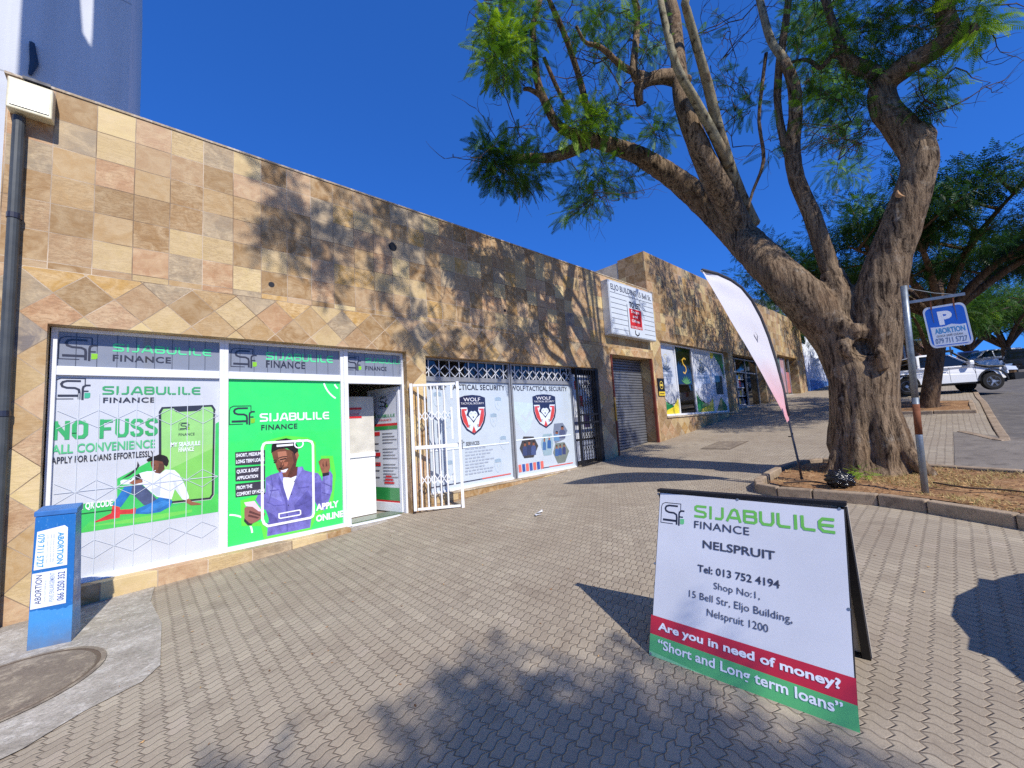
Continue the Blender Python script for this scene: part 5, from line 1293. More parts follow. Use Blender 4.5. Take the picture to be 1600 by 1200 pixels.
# ------------------------------------------------------------------ trees
def frond(nrng, pairs=13, detail=True):
    """one feathery compound leaf, unit length along +x, drooping"""
    vs, fs = [], []
    def drop(x): return -.22 * x * x
    for k in range(6):
        x = k / 5; vs += [(x, -.012, drop(x)), (x, .012, drop(x))]
    for k in range(5): fs.append((2 * k, 2 * k + 2, 2 * k + 3, 2 * k + 1))
    for k in range(pairs):
        x = .14 + .84 * k / (pairs - 1); L = .29 * (1 - .55 * abs(2 * k / (pairs - 1) - .75)); w = .26 / pairs
        for s in (-1, 1):
            a = R(62 - 22 * k / pairs); d = (math.cos(a), s * math.sin(a)); n_ = (-d[1] * s, d[0] * s)
            o = len(vs); z = drop(x)
            vs += [(x, 0, z), (x + d[0] * L * .45 + n_[0] * w, d[1] * L * .45 + n_[1] * w, z - .02), (x + d[0] * L, d[1] * L, z - .1 * L - .03), (x + d[0] * L * .45 - n_[0] * w, d[1] * L * .45 - n_[1] * w, z - .02)]
            fs.append((o, o + 1, o + 2, o + 3))
    return np.array(vs), fs
FR = frond(None); FR_S = frond(None, 6)

def crown_mesh(name, clusters, mat, parent, seed, size=.3, tpl=FR, tone_shift=0.0):
    """clusters: (centre, radii(3), count, tone). fronds spray outwards from each cluster and hang over"""
    rng = np.random.default_rng(seed); TV, TF = tpl; nv = len(TV); V, tone = [], []; cnt = 0
    for c, rad, n, tn in clusters:
        n = int(n); p = rng.normal(size=(n, 3)); p /= np.linalg.norm(p, axis=1)[:, None]; rr = rng.random(n)[:, None] ** .45
        off = p * rr; pos = np.array(c) + off * np.array(rad)
        d = off * 1.1 + rng.normal(size=(n, 3)) * .45 + np.array([0, 0, -.1]); d /= np.linalg.norm(d, axis=1)[:, None]
        upv = np.array([0, 0, 1.0]) + rng.normal(size=(n, 3)) * .3
        y = np.cross(upv, d); y /= np.linalg.norm(y, axis=1)[:, None] + 1e-6; z = np.cross(d, y)
        s = size * rng.uniform(.65, 1.25, n)
        pts = pos[:, None, :] + s[:, None, None] * (TV[None, :, 0:1] * d[:, None, :] + TV[None, :, 1:2] * y[:, None, :] + TV[None, :, 2:3] * z[:, None, :])
        V.append(pts.reshape(-1, 3)); tone.append(np.clip(tn + rng.normal(0, .16, n) + tone_shift, 0, 1)); cnt += n
    V = np.concatenate(V); tone = np.concatenate(tone)
    base = np.concatenate([np.array(f) for f in TF]); lens = np.array([len(f) for f in TF])
    idx = (base[None, :] + (np.arange(cnt) * nv)[:, None]).ravel().astype(np.int32)
    me = bpy.data.meshes.new(name); me.vertices.add(len(V)); me.vertices.foreach_set('co', V.astype(np.float32).ravel())
    me.loops.add(len(idx)); me.loops.foreach_set('vertex_index', idx)
    L = np.tile(lens, cnt); st = np.concatenate([[0], np.cumsum(L)[:-1]]).astype(np.int32)
    me.polygons.add(len(L)); me.polygons.foreach_set('loop_start', st); me.polygons.foreach_set('loop_total', L.astype(np.int32))
    at_ = me.attributes.new('leaf_tone', 'FLOAT', 'FACE'); at_.data.foreach_set('value', np.repeat(tone, len(lens)).astype(np.float32))
    me.materials.append(mat); me.update(); me.validate()
    o = bpy.data.objects.new(name, me); COL.objects.link(o)
    if parent: adopt(o, parent)
    return o

def smooth_line(pts, rad, n=5):
    P = [Vector(p) for p in pts]; out, ro = [], []
    for i in range(len(P) - 1):
        p0, p1, p2, p3 = P[max(0, i - 1)], P[i], P[i + 1], P[min(len(P) - 1, i + 2)]
        for k in range(n):
            t = k / n
            out.append(.5 * ((2 * p1) + (p2 - p0) * t + (2 * p0 - 5 * p1 + 4 * p2 - p3) * t * t + (3 * p1 - p0 - 3 * p2 + p3) * t ** 3)); ro.append(rad[i] + (rad[i + 1] - rad[i]) * t)
    out.append(P[-1]); ro.append(rad[-1]); return out, ro

def fuse(mb, name, mat, parent, voxel=.03, amp=.02, freq=(7, 7, 1.6), seed=0.0, flute=None):
    """melt overlapping limbs into one continuous skin, then roughen it"""
    o = mb.build(name); md = o.modifiers.new('r', 'REMESH'); md.mode = 'VOXEL'; md.voxel_size = voxel
    dg = bpy.context.evaluated_depsgraph_get(); dg.update()
    me = bpy.data.meshes.new_from_object(o.evaluated_get(dg)); old = o.data
    o.modifiers.clear(); o.data = me; me.name = name; bpy.data.meshes.remove(old)
    n = len(me.vertices); co = np.zeros(n * 3, np.float32); me.vertices.foreach_get('co', co); co = co.reshape(-1, 3)
    no = np.zeros(n * 3, np.float32); me.vertices.foreach_get('normal', no); no = no.reshape(-1, 3)
    dsp = np.zeros(n, np.float32)
    for i in range(n):
        p = co[i]; q = Vector((p[0] * freq[0] + seed, p[1] * freq[1], p[2] * freq[2]))
        v = noise.noise(q) + .5 * noise.noise(q * 2.1 + Vector((3, 1, 7)))
        dsp[i] = amp * v + (flute(p) if flute else 0)
    co += no * dsp[:, None]; me.vertices.foreach_set('co', co.ravel()); me.materials.clear(); me.materials.append(mat)
    me.polygons.foreach_set('use_smooth', [True] * len(me.polygons)); me.update()
    if parent: adopt(o, parent)
    return o

def atd(px, py, X=None, Y=None): return Vector(at(px, py, X=X, Y=Y))
def pxr(p, d):      # radius in metres of something d photo pixels wide at point p
    return d / 2 / F_PX * float(np.dot(AX[2], np.array(p) - CAM)) * .97
def limb_pts(rows, thin=.88):
    P, Rr = [], []
    for px, py, dpx, X, Y in rows:
        p = atd(px, py, X, Y); P.append(p); Rr.append(pxr(p, dpx * thin))
    return smooth_line(P, Rr)

JT = empty('jacaranda_tree', (8.25, -4.88, .4), 'big old street tree with a thick forked trunk growing from the kerbed soil bed', 'tree')
mb = MB()
base = Vector((8.25, -4.88, .3))
tr, rr = limb_pts(thin=.88, rows=[(1365, 775, 150, 8.25, None), (1362, 745, 128, 8.25, None), (1357, 715, 108, 8.25, None), (1350, 670, 100, 8.25, None), (1348, 620, 99, 8.25, None), (1346, 575, 101, 8.25, None), (1345, 550, 84, 8.26, None), (1346, 535, 50, 8.26, None)])
mb.tube(tr, rr, M_BARK, 40)
for a in range(0, 360, 40):      # buttress roots
    d = Vector((math.cos(R(a + 12)), math.sin(R(a + 12)), 0)); k = .9 + .25 * math.sin(a)
    mb.tube([base + d * .62 * k + Vector((0, 0, .0)), base + d * .5 * k + Vector((0, 0, .18)), base + d * .37 + Vector((0, 0, .5)), base + d * .27 + Vector((0, 0, 1.1))], [.07, .1, .12, .1], M_BARK, 12)
L1, r1 = limb_pts([(1342, 625, 84, 8.25, None), (1330, 575, 96, 8.24, None), (1308, 526, 98, None, -4.7), (1268, 479, 94, None, -4.48), (1215, 428, 76, None, -4.15), (1165, 378, 68, None, -3.6), (1115, 328, 60, None, -3.15), (1060, 283, 46, None, -2.75), (1005, 247, 38, None, -2.4), (958, 228, 32, None, -2.1), (905, 214, 25, None, -1.9)], .74)
mb.tube(L1, r1, M_BARK, 24)
L2, r2 = limb_pts([(1352, 625, 84, 8.28, None), (1360, 575, 86, 8.28, None), (1366, 525, 88, 8.28, None), (1371, 480, 86, 8.28, None), (1378, 445, 82, 8.26, None), (1390, 400, 70, 8.25, None), (1412, 340, 66, 8.2, None), (1430, 285, 58, 8.2, None), (1436, 245, 58, 8.2, None), (1412, 205, 54, 8.2, None), (1383, 170, 46, 8.2, None), (1378, 138, 42, 8.2, None), (1402, 113, 42, 8.15, None), (1450, 84, 38, 8.1, None), (1488, 58, 36, 8.05, None), (1502, 40, 34, 8.0, None)], .8)
mb.tube(L2, r2, M_BARK, 24)
st = limb_pts([(1428, 232, 46, 8.2, None), (1444, 208, 40, 8.15, None), (1452, 200, 34, 8.12, None)]); mb.tube(*st, M_BARK, 16)
st = limb_pts([(1490, 60, 30, 8.05, None), (1512, 50, 28, 8.0, None), (1518, 46, 22, 7.95, None)]); mb.tube(*st, M_BARK, 16)
mb.tube(*limb_pts([(1332, 500, 40, 8.2, None), (1318, 470, 44, 8.18, None), (1306, 448, 44, 8.2, None), (1299, 425, 34, 8.2, None)]), M_BARK, 16)
for px, py, dp, X in ((1302, 496, 44, 8.02), (1316, 508, 36, 7.98), (1340, 520, 30, 7.95), (1290, 484, 30, 8.05), (1325, 545, 34, 7.9), (1372, 560, 40, 7.95)):
    p = atd(px, py, X); k = pxr(p, dp); mb.tube([p + Vector((.02, .04, k)), p, p + Vector((0, -.04, -k))], [k * .5, k * .8, k * .45], M_BARK, 10)
cav = atd(1352, 545, 7.8)
def flute(p):
    z = p[2]
    if z > 2.6: return 0.0
    a = math.atan2(p[1] + 4.88, p[0] - 8.25); k = max(0.0, 1 - abs(z - 1.0) / 1.8)
    d2 = ((p[1] - cav.y) / .11) ** 2 + ((z - cav.z) / .22) ** 2
    hole = -.16 * math.exp(-d2) if p[0] < 8.2 else 0
    return .018 * k * math.sin(a * 5 + z * 1.1) + .008 * k * math.sin(a * 11 - z * 1.7) - .012 * k + hole
fuse(mb, 'trunk', M_BARK, JT, .022, .012, (11, 11, 1.5), 0, flute)
# cut wounds on the right limb
CUT = paint((176, 134, 92), .8, 0, .2, 30, name='cut_wood')
mb = MB()
p = atd(1420, 298, 8.06); mb.lathe(p, (-.8, -.35, .4), [(.125, -.05), (.12, .0), (.112, .008), (.07, .002), (.01, .0)], CUT, 18)
mb.build('cut_scar', JT)
# upright secondary limbs
def limb(rows, mat=M_BARK, n=12, amp=.0, ext=None):
    P, Rr = limb_pts(rows)
    if ext: P += [Vector(e[:3]) for e in ext]; Rr += [e[3] for e in ext]
    mb = MB(); mb.tube(P, Rr, mat, n)
    for i, v in enumerate(mb.v):
        q = Vector(v); k = noise.noise(q * 9) * .012 * (1 if mat is M_BARK else .4); mb.v[i] = tuple(q + Vector((k, k * .7, 0)))
    o = mb.build('limb', JT, smooth=True); return P
limb([(1160, 372, 46, None, -3.55), (1140, 324, 44, None, -3.5), (1110, 270, 40, None, -3.45), (1082, 204, 34, None, -3.4), (1066, 156, 30, None, -3.35), (1062, 122, 28, None, -3.3)], ext=[(7.75, -3.1, 8.6, .11), (7.3, -3.0, 10.2, .08)])
limb([(1072, 130, 26, None, -3.32), (1045, 120, 26, None, -3.2), (1015, 124, 22, None, -3.05), (998, 138, 18, None, -2.95), (1000, 165, 12, None, -2.9)])
limb([(1000, 130, 16, None, -2.98), (990, 110, 14, None, -2.95), (994, 60, 12, None, -2.95), (996, 15, 11, None, -2.9)], ext=[(6.3, -2.8, 9.6, .04)])
limb([(1018, 122, 14, None, -3.05), (975, 105, 11, None, -2.9), (940, 75, 9, None, -2.8), (915, 66, 6, None, -2.7), (900, 40, 5, None, -2.7)])
limb([(1172, 352, 34, None, -3.62), (1155, 305, 24, None, -3.64), (1140, 262, 21, None, -3.66), (1122, 200, 19, None, -3.7), (1105, 130, 17, None, -3.75), (1087, 66, 15, None, -3.8), (1070, 6, 14, None, -3.85)], M_STEM, ext=[(6.9, -4.2, 9.4, .07), (6.2, -4.6, 11.4, .05), (5.2, -5.0, 12.6, .03)])
limb([(1138, 258, 20, None, -3.66), (1116, 212, 17, None, -3.66), (1088, 160, 16, None, -3.62), (1058, 105, 14, None, -3.6), (1040, 40, 12, None, -3.55), (1032, 0, 11, None, -3.5)], M_STEM, ext=[(6.3, -3.6, 9.3, .05)])
limb([(1312, 462, 34, 8.2, None), (1290, 400, 30, 8.2, None), (1268, 335, 27, 8.15, None), (1245, 280, 26, 8.1, None), (1238, 232, 25, 8.1, None), (1243, 180, 22, 8.05, None), (1240, 133, 20, 8.0, None), (1226, 96, 16, 7.95, None)], ext=None)
limb([(1240, 135, 18, 8.0, None), (1228, 98, 15, 7.95, None), (1204, 62, 13, 7.9, None), (1188, 4, 12, 7.9, None)], M_STEM, ext=[(7.7, -4.3, 9.4, .05)])
limb([(1240, 262, 16, 8.1, None), (1224, 217, 13, 8.1, None), (1215, 160, 12, 8.05, None), (1218, 100, 13, 8.0, None), (1228, 33, 12, 8.0, None), (1233, -10, 11, 8.0, None)], ext=[(8.0, -4.1, 9.6, .05)])
limb([(1197, 83, 6, 7.9, None), (1190, 140, 6, 7.9, None), (1186, 190, 5.5, 7.9, None), (1193, 250, 6, 7.9, None), (1176, 300, 5, 7.9, None), (1168, 328, 4.5, 7.9, None)], n=6)
limb([(1384, 140, 34, 8.2, None), (1360, 112, 26, 8.2, None), (1335, 102, 24, 8.2, None), (1318, 84, 20, 8.15, None), (1302, 40, 13, 8.1, None), (1290, 0, 12, 8.1, None)], ext=[(8.1, -4.7, 9.4, .05)])
limb([(1345, 102, 16, 8.2, None), (1312, 84, 12, 8.2, None), (1292, 96, 9, 8.2, None), (1282, 106, 8, 8.2, None), (1262, 94, 7, 8.2, None), (1236, 97, 5, 8.2, None)], n=8)
limb([(1490, 62, 30, 8.05, None), (1478, 30, 28, 8.05, None), (1476, -8, 26, 8.05, None)], ext=[(7.9, -6.1, 8.4, .13), (7.2, -6.3, 10.0, .08)])
limb([(920, 222, 22, None, -2.0), (893, 236, 21, None, -1.75), (860, 246, 18, None, -1.5), (822, 247, 16, None, -1.35), (790, 252, 13, None, -1.25)])
limb([(906, 215, 22, None, -1.92), (872, 196, 17, None, -1.8), (852, 160, 15, None, -1.75), (840, 128, 14, None, -1.75), (836, 90, 12, None, -1.8), (832, 40, 10, None, -1.85)], ext=[(5.3, -2.2, 8.4, .04)])
limb([(922, 190, 12, None, -2.0), (910, 140, 12, None, -2.05), (900, 105, 11, None, -2.1), (882, 54, 10, None, -2.2), (856, -4, 9, None, -2.3)], ext=[(5.6, -2.8, 9.0, .04)])
limb([(892, 178, 8, None, -1.9), (868, 132, 8, None, -1.85), (850, 90, 7, None, -1.85)], n=6)
limb([(845, 150, 9, None, -1.72), (828, 140, 8, None, -1.6), (818, 139, 6, None, -1.55)], n=8)
# limbs above the frame that carry the shade thrown on the upper wall
HI = MB()
for a in (((7.3, -3.0, 10.2), (5.6, -4.2, 11.0), (4.0, -5.0, 10.8), (2.9, -5.2, 10.4)), ((5.6, -4.2, 11.0), (4.6, -4.8, 9.8), (3.8, -5.0, 9.4)), ((6.9, -4.2, 9.4), (5.9, -4.5, 9.3), (5.1, -4.7, 8.9)), ((7.2, -6.3, 10.0), (5.5, -6.0, 11.2), (3.6, -5.8, 11.0), (2.2, -5.6, 10.2)), ((6.3, -2.8, 9.6), (5.4, -3.2, 9.8), (4.4, -3.6, 9.6))):
    P, Rr = smooth_line(a, [.07, .055, .04, .02][:len(a)]); HI.tube(P, Rr, M_BARK, 8)
HI.build('high_limbs', JT, smooth=True)

# foliage clusters measured in the photo (pixel, half-widths, fronds, tone) with the limb they hang from
rng = random.Random(11)
CL = []
def cl(px, py, rx, ry, n, tone, X=None, Y=None, depth=1.0):
    n = int(n * (2.0 if Y is not None else 1.25))
    p = atd(px, py, X, Y); a, b = pxr(p, rx * 2), pxr(p, ry * 2); CL.append((tuple(p), (a, a * depth, b), n, tone))
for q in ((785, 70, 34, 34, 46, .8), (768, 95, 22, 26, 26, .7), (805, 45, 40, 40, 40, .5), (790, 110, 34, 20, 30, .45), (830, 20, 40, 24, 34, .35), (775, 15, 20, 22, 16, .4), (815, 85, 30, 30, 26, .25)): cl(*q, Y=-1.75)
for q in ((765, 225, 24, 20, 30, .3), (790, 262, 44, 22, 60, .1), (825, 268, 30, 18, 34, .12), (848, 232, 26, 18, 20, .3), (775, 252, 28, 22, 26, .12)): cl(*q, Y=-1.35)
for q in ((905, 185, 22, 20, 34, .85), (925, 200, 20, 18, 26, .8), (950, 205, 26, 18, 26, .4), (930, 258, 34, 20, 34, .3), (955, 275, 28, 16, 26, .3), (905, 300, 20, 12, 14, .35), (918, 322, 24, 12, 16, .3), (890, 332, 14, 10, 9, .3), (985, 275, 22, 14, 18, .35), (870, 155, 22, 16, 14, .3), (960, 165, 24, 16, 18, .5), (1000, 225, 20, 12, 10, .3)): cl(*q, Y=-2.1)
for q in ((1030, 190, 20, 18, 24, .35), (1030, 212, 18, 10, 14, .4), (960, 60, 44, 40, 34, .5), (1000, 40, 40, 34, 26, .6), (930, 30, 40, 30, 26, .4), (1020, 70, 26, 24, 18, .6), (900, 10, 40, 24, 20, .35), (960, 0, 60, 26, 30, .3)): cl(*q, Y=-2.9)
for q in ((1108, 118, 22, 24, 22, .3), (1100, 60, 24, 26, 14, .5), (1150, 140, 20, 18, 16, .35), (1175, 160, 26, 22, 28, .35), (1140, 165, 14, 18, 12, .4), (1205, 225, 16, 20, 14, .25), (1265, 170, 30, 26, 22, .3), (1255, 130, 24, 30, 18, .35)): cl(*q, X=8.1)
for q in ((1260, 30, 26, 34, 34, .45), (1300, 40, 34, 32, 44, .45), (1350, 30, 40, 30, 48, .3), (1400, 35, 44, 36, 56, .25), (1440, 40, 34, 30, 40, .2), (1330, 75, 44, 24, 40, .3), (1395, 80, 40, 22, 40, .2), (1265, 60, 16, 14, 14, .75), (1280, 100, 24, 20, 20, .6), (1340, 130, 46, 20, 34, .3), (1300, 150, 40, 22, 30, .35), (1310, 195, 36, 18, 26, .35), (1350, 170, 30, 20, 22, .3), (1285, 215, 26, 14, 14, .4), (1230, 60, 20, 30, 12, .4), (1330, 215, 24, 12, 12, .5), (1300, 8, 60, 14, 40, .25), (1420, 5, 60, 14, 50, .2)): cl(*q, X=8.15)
for q in ((1520, 10, 28, 22, 44, .8), (1530, 45, 22, 18, 34, .75), (1505, 20, 24, 20, 20, .4), (1480, 105, 22, 10, 16, .75), (1465, 135, 26, 12, 22, .7), (1445, 155, 26, 18, 26, .45), (1470, 118, 20, 10, 14, .5), (1430, 165, 16, 14, 12, .3), (1545, 20, 14, 18, 14, .85)): cl(*q, X=8.05)
for q in ((790, 275, 40, 16, 44, .1), (760, 245, 24, 18, 26, .2), (830, 285, 26, 14, 24, .15), (800, 235, 30, 12, 20, .3)): cl(*q, Y=-1.3)
for q in ((920, 175, 30, 18, 30, .9), (895, 200, 20, 14, 20, .8), (945, 190, 22, 14, 22, .6), (915, 285, 30, 16, 22, .25), (935, 310, 22, 14, 16, .3)): cl(*q, Y=-2.1)
for q in ((775, 60, 30, 34, 40, .85), (800, 25, 34, 24, 34, .6), (795, 95, 30, 24, 30, .6)): cl(*q, Y=-1.75)
# hidden upper crown: shade falls (+.2, +1, -.95) per metre towards the wall
def shade(xs, zs, r, n, t=5.0, tone=.5): CL.append(((xs - .2 * t, -t, zs + .95 * t), (r * .85, r * .85, r * .7), int(n * 1.7), tone))
for q in ((2.0, 4.75, .25, 40), (2.25, 4.3, .32, 60), (2.0, 3.85, .22, 30), (2.7, 4.0, .3, 44), (2.85, 4.65, .28, 34), (3.4, 4.55, .4, 70), (3.9, 4.9, .4, 80), (2.6, 3.5, .22, 20), (3.55, 3.9, .3, 40), (4.2, 4.3, .35, 50), (3.3, 3.6, .18, 16)): shade(*q, t=5.3)
for q in ((4.6, 4.75, .28, 60), (5.0, 4.3, .3, 60), (5.1, 3.7, .25, 40), (3.9, 3.1, .28, 50), (4.5, 2.9, .3, 56), (5.3, 2.9, .28, 50), (5.9, 3.4, .25, 50), (6.3, 2.9, .25, 40), (8.9, 4.9, .3, 60)): shade(*q, t=4.4)
for q in ((8.4, -7.4, 7.9), (7.7, -7.7, 8.6), (8.9, -7.9, 8.2), (8.1, -8.2, 9.2), (7.4, -8.4, 8.0), (8.7, -8.6, 8.9), (7.9, -7.2, 7.3), (9.2, -7.3, 7.6), (7.2, -7.4, 9.4), (8.2, -7.0, 8.3), (7.6, -6.9, 9.8), (8.8, -6.8, 9.0)): CL.append((q, (.6, .6, .4), 90, .5))
for q in ((13.0, 5.4, .7, 130), (14.2, 5.0, .7, 130), (13.2, 4.4, .6, 90), (15.0, 5.6, .6, 100), (12.4, 5.9, .5, 80), (14.8, 4.2, .4, 40), (15.6, 3.2, .4, 36), (16.2, 2.6, .4, 36), (15.6, 2.3, .3, 24), (12.6, 3.0, .3, 26), (10.6, 4.2, .35, 30), (12.9, 2.2, .4, 30)): shade(*q, t=4.6)
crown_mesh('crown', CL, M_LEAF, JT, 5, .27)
# bare twigs threading the clusters
TWG = MB(); trng = random.Random(21)
def twig(p, d, L, r, depth):
    pts = [p]; q = p.copy(); dd = d.copy()
    for k in range(4):
        dd = (dd + Vector((trng.gauss(0, .28), trng.gauss(0, .28), trng.gauss(.02, .25)))).normalized(); q = q + dd * L / 4; pts.append(q.copy())
        if depth > 0 and trng.random() < .75: twig(q.copy(), (dd + Vector((trng.gauss(0, .7), trng.gauss(0, .7), trng.gauss(0, .6)))).normalized(), L * .6, r * .6, depth - 1)
    TWG.tube(pts, [r * (1 - .18 * k) for k in range(5)], M_TWIG, 4, False)
for c, rad, n, tn in CL:
    if c[2] > 8.6: continue
    for k in range(2 + (n > 30)):
        p = Vector(c) + Vector([trng.uniform(-.6, .6) * rad[i] for i in range(3)]); twig(p, Vector((trng.gauss(0, 1), trng.gauss(0, 1), trng.gauss(-.1, .8))).normalized(), trng.uniform(.3, .7), .008, 1)
for px, py, X, Y in ((790, 200, None, -1.3), (800, 180, None, -1.4), (960, 120, None, -2.8), (950, 90, None, -2.8), (1000, 95, None, -2.9), (985, 60, None, -2.9), (1010, 160, None, -2.9), (920, 300, None, -2.1), (900, 120, None, -2.1), (1145, 230, 8.0, None), (1150, 180, 8.0, None), (1345, 225, 8.15, None), (1310, 250, 8.15, None), (1360, 200, 8.2, None), (1330, 190, 8.15, None), (1480, 170, 8.05, None), (1465, 165, 8.05, None), (1140, 60, 8.0, None), (1120, 40, 8.0, None), (1160, 30, 8.0, None), (1130, 90, 8.0, None), (930, 100, None, -2.5), (975, 130, None, -2.9)):
    for k in range(2): twig(atd(px, py, X, Y), Vector((trng.gauss(0, 1), trng.gauss(0, 1), trng.gauss(0, .7))).normalized(), trng.uniform(.5, 1.0), .009, 2)
TWG.build('twigs', JT)

def grow(name, base, label, group, seed, trunk_h, trunk_r, reach, rise, n_limb, leaves, size, mat=M_LEAF_D, tone=.4, lean=(0, 0), flat=.5, bark=M_BARK_D, tpl=FR_S, sub=4, cat='tree', crf=(.12, .24)):
    """a whole spreading tree: trunk, forked limbs, twigs and a crown of leaf sprays at the limb ends"""
    rnd = random.Random(seed); B = Vector(base); o = empty(name, tuple(B), label, cat, group)
    tb = MB(); top = B + Vector((lean[0], lean[1], trunk_h))
    P, Rr = smooth_line([B + Vector((0, 0, -.15)), B + Vector((0, 0, .25)), B + (top - B) * .6 + Vector((rnd.uniform(-.06, .06), rnd.uniform(-.06, .06), 0)), top], [trunk_r * 1.5, trunk_r * 1.08, trunk_r * .95, trunk_r * .9])
    tb.tube(P, Rr, bark, 16); cls = []
    for k in range(n_limb):
        a = 2 * math.pi * (k + rnd.uniform(-.3, .3)) / n_limb; out = Vector((math.cos(a), math.sin(a), 0)); rr_ = reach * rnd.uniform(.75, 1.1); hh = rise * rnd.uniform(.7, 1.1)
        p1 = top + out * rr_ * .35 + Vector((0, 0, hh * .55)); p2 = top + out * rr_ * .7 + Vector((0, 0, hh * .85)); p3 = top + out * rr_ + Vector((0, 0, hh))
        lb = MB(); P, Rr = smooth_line([top - Vector((0, 0, .25)), p1, p2, p3], [trunk_r * .62, trunk_r * .42, trunk_r * .26, trunk_r * .08]); lb.tube(P, Rr, bark, 8)
        for j in range(sub):
            s = rnd.uniform(.3, 1.0); i = int(s * (len(P) - 1)); q = P[i]; dd = (out * .6 + Vector((rnd.gauss(0, .7), rnd.gauss(0, .7), rnd.uniform(.0, .7)))).normalized(); e = q + dd * reach * rnd.uniform(.25, .5)
            lb.tube([q, q.lerp(e, .5) + Vector((0, 0, .08)), e], [trunk_r * .2, trunk_r * .12, .01], bark, 5)
            for m in range(3):
                c = q.lerp(e, .4 + .3 * m) + Vector((rnd.gauss(0, .2), rnd.gauss(0, .2), rnd.uniform(0, .3))); cr = reach * rnd.uniform(*crf); cls.append((tuple(c), (cr, cr, cr * flat), leaves / (n_limb * sub * 3), tone + rnd.gauss(0, .2)))
        lb.build('limb', o, smooth=True)
    tb.build('trunk', o, smooth=True); crown_mesh('crown', cls, mat, o, seed, size, tpl); return o
TG = 'street trees along the kerb'
grow('street_tree', (17.2, -5.25, 1.05), 'flat-topped dark street tree in the second soil bed, behind the big trunk', TG, 3, 2.8, .19, 4.2, 1.8, 12, 26000, .26, tone=.25, lean=(.3, -.5), flat=.32, sub=8, crf=(.1, .17))
grow('street_tree', (33, -5.0, g(33, -5)), 'low dense green street tree between the big trunk and the blue parking plate', TG, 8, 1.7, .2, 3.6, 2.0, 9, 5200, .42, M_LEAF_M, .5, flat=.8)
grow('street_tree', (29.5, -1.6, g(29, -1)), 'dark green tree by the far end of the tiled block', TG, 31, 2.2, .18, 3.0, 2.2, 8, 3200, .42, M_LEAF_M, .35, flat=.7)
grow('street_tree', (41, -8.2, g(41, -8)), 'leafy street tree at the right edge beyond the blue parking plate', TG, 12, 1.8, .22, 4.4, 2.6, 9, 4600, .5, M_LEAF_M, .5, flat=.8)
grow('street_tree', (58, -7, g(58, -7)), 'far street tree closing the view up the road', TG, 15, 1.6, .25, 6.5, 3.6, 8, 4200, .7, M_LEAF_D, .5, flat=.8)
grow('street_tree', (.78, -10.85, -.3), 'street tree standing behind the camera, its shade dappling the near paving', TG, 23, 5.0, .1, .5, 1.3, 7, 1700, .28, M_LEAF, .5, flat=.8)
# soil bed dressing
gm = MB(); grn = random.Random(9)
def in_poly(x, y, P):
    c = False; j = len(P) - 1
    for i in range(len(P)):
        if (P[i][1] > y) != (P[j][1] > y) and x < (P[j][0] - P[i][0]) * (y - P[i][1]) / (P[j][1] - P[i][1]) + P[i][0]: c = not c
        j = i
    return c
DRY = [paint((192, 168, 110), .9, name='dry_grass'), paint((150, 128, 80), .9, name='dry_grass_b'), paint((112, 122, 62), .9, name='green_grass')]
k = 0
while k < 4400:
    x, y = grn.uniform(6.1, 8.8), grn.uniform(-6.6, -3.95)
    if not in_poly(x, y, BED_IN): continue
    dens = .12 if y > -5.0 else .9
    if grn.random() > dens or noise.noise(Vector((x * 2.2, y * 2.2, 0))) < (-.05 if y < -5.0 else .1): continue
    z = g(x, y) + .1 + .03 * noise.noise(Vector((x * 2.5, y * 2.5, 1))); a = grn.uniform(0, 6.28); L = grn.uniform(.03, .09); t = grn.uniform(.1, .8)
    dx, dy = math.cos(a), math.sin(a); w = .0025
    gm.add([(x - dy * w, y + dx * w, z), (x + dy * w, y - dx * w, z), (x + dx * L, y + dy * L, z + L * t)], [(0, 1, 2)], DRY[0 if grn.random() < .55 else (1 if grn.random() < .6 else 2)]); k += 1
struct(gm.build('dry_grass'), 'stuff')
lm = MB(); k = 0; LV = [paint((150, 104, 60), .8, name='dead_leaf'), paint((112, 78, 48), .8, name='dead_leaf_b'), paint((196, 156, 104), .8, name='wood_chip')]
while k < 1100:
    x, y = grn.uniform(6.1, 8.9), grn.uniform(-6.6, -3.9)
    if not in_poly(x, y, BED_IN): continue
    z = g(x, y) + .106 + .03 * noise.noise(Vector((x * 2.5, y * 2.5, 1))); a = grn.uniform(0, 6.28); s = grn.uniform(.008, .028); dx, dy = math.cos(a) * s, math.sin(a) * s
    lm.add([(x - dx, y - dy, z + grn.uniform(0, .015)), (x - dy * .5, y + dx * .5, z + .006), (x + dx, y + dy, z + grn.uniform(0, .015)), (x + dy * .5, y - dx * .5, z + .006)], [(0, 1, 2, 3)], grn.choice(LV)); k += 1
while k < 1500:      # strays blown over the paving
    x, y = grn.uniform(.6, 9.5), grn.uniform(-5.9, -.05)
    if in_poly(x, y, BED_IN) or grn.random() > .25 + .75 * math.exp(-min(abs(y), math.hypot(x - 6.6, y + 4.4)) * 1.2): continue
    z = g(x, y) + .004; a = grn.uniform(0, 6.28); sz = grn.uniform(.004, .014); dx, dy = math.cos(a) * sz, math.sin(a) * sz
    lm.add([(x - dx, y - dy, z + grn.uniform(0, .006)), (x + dy * .5, y - dx * .5, z), (x + dx, y + dy, z + grn.uniform(0, .006)), (x - dy * .5, y + dx * .5, z)], [(0, 1, 2, 3)], grn.choice(LV)); k += 1
struct(lm.build('leaf_litter'), 'stuff')
WE = empty('weed_plant', (7.62, -4.86, .45), 'small green weed sprouting at the foot of the big trunk', 'plant')
crown_mesh('foliage', [((7.62, -4.84, .5), (.07, .1, .06), 34, .75)], M_LEAF, WE, 2, .13, FR_S)
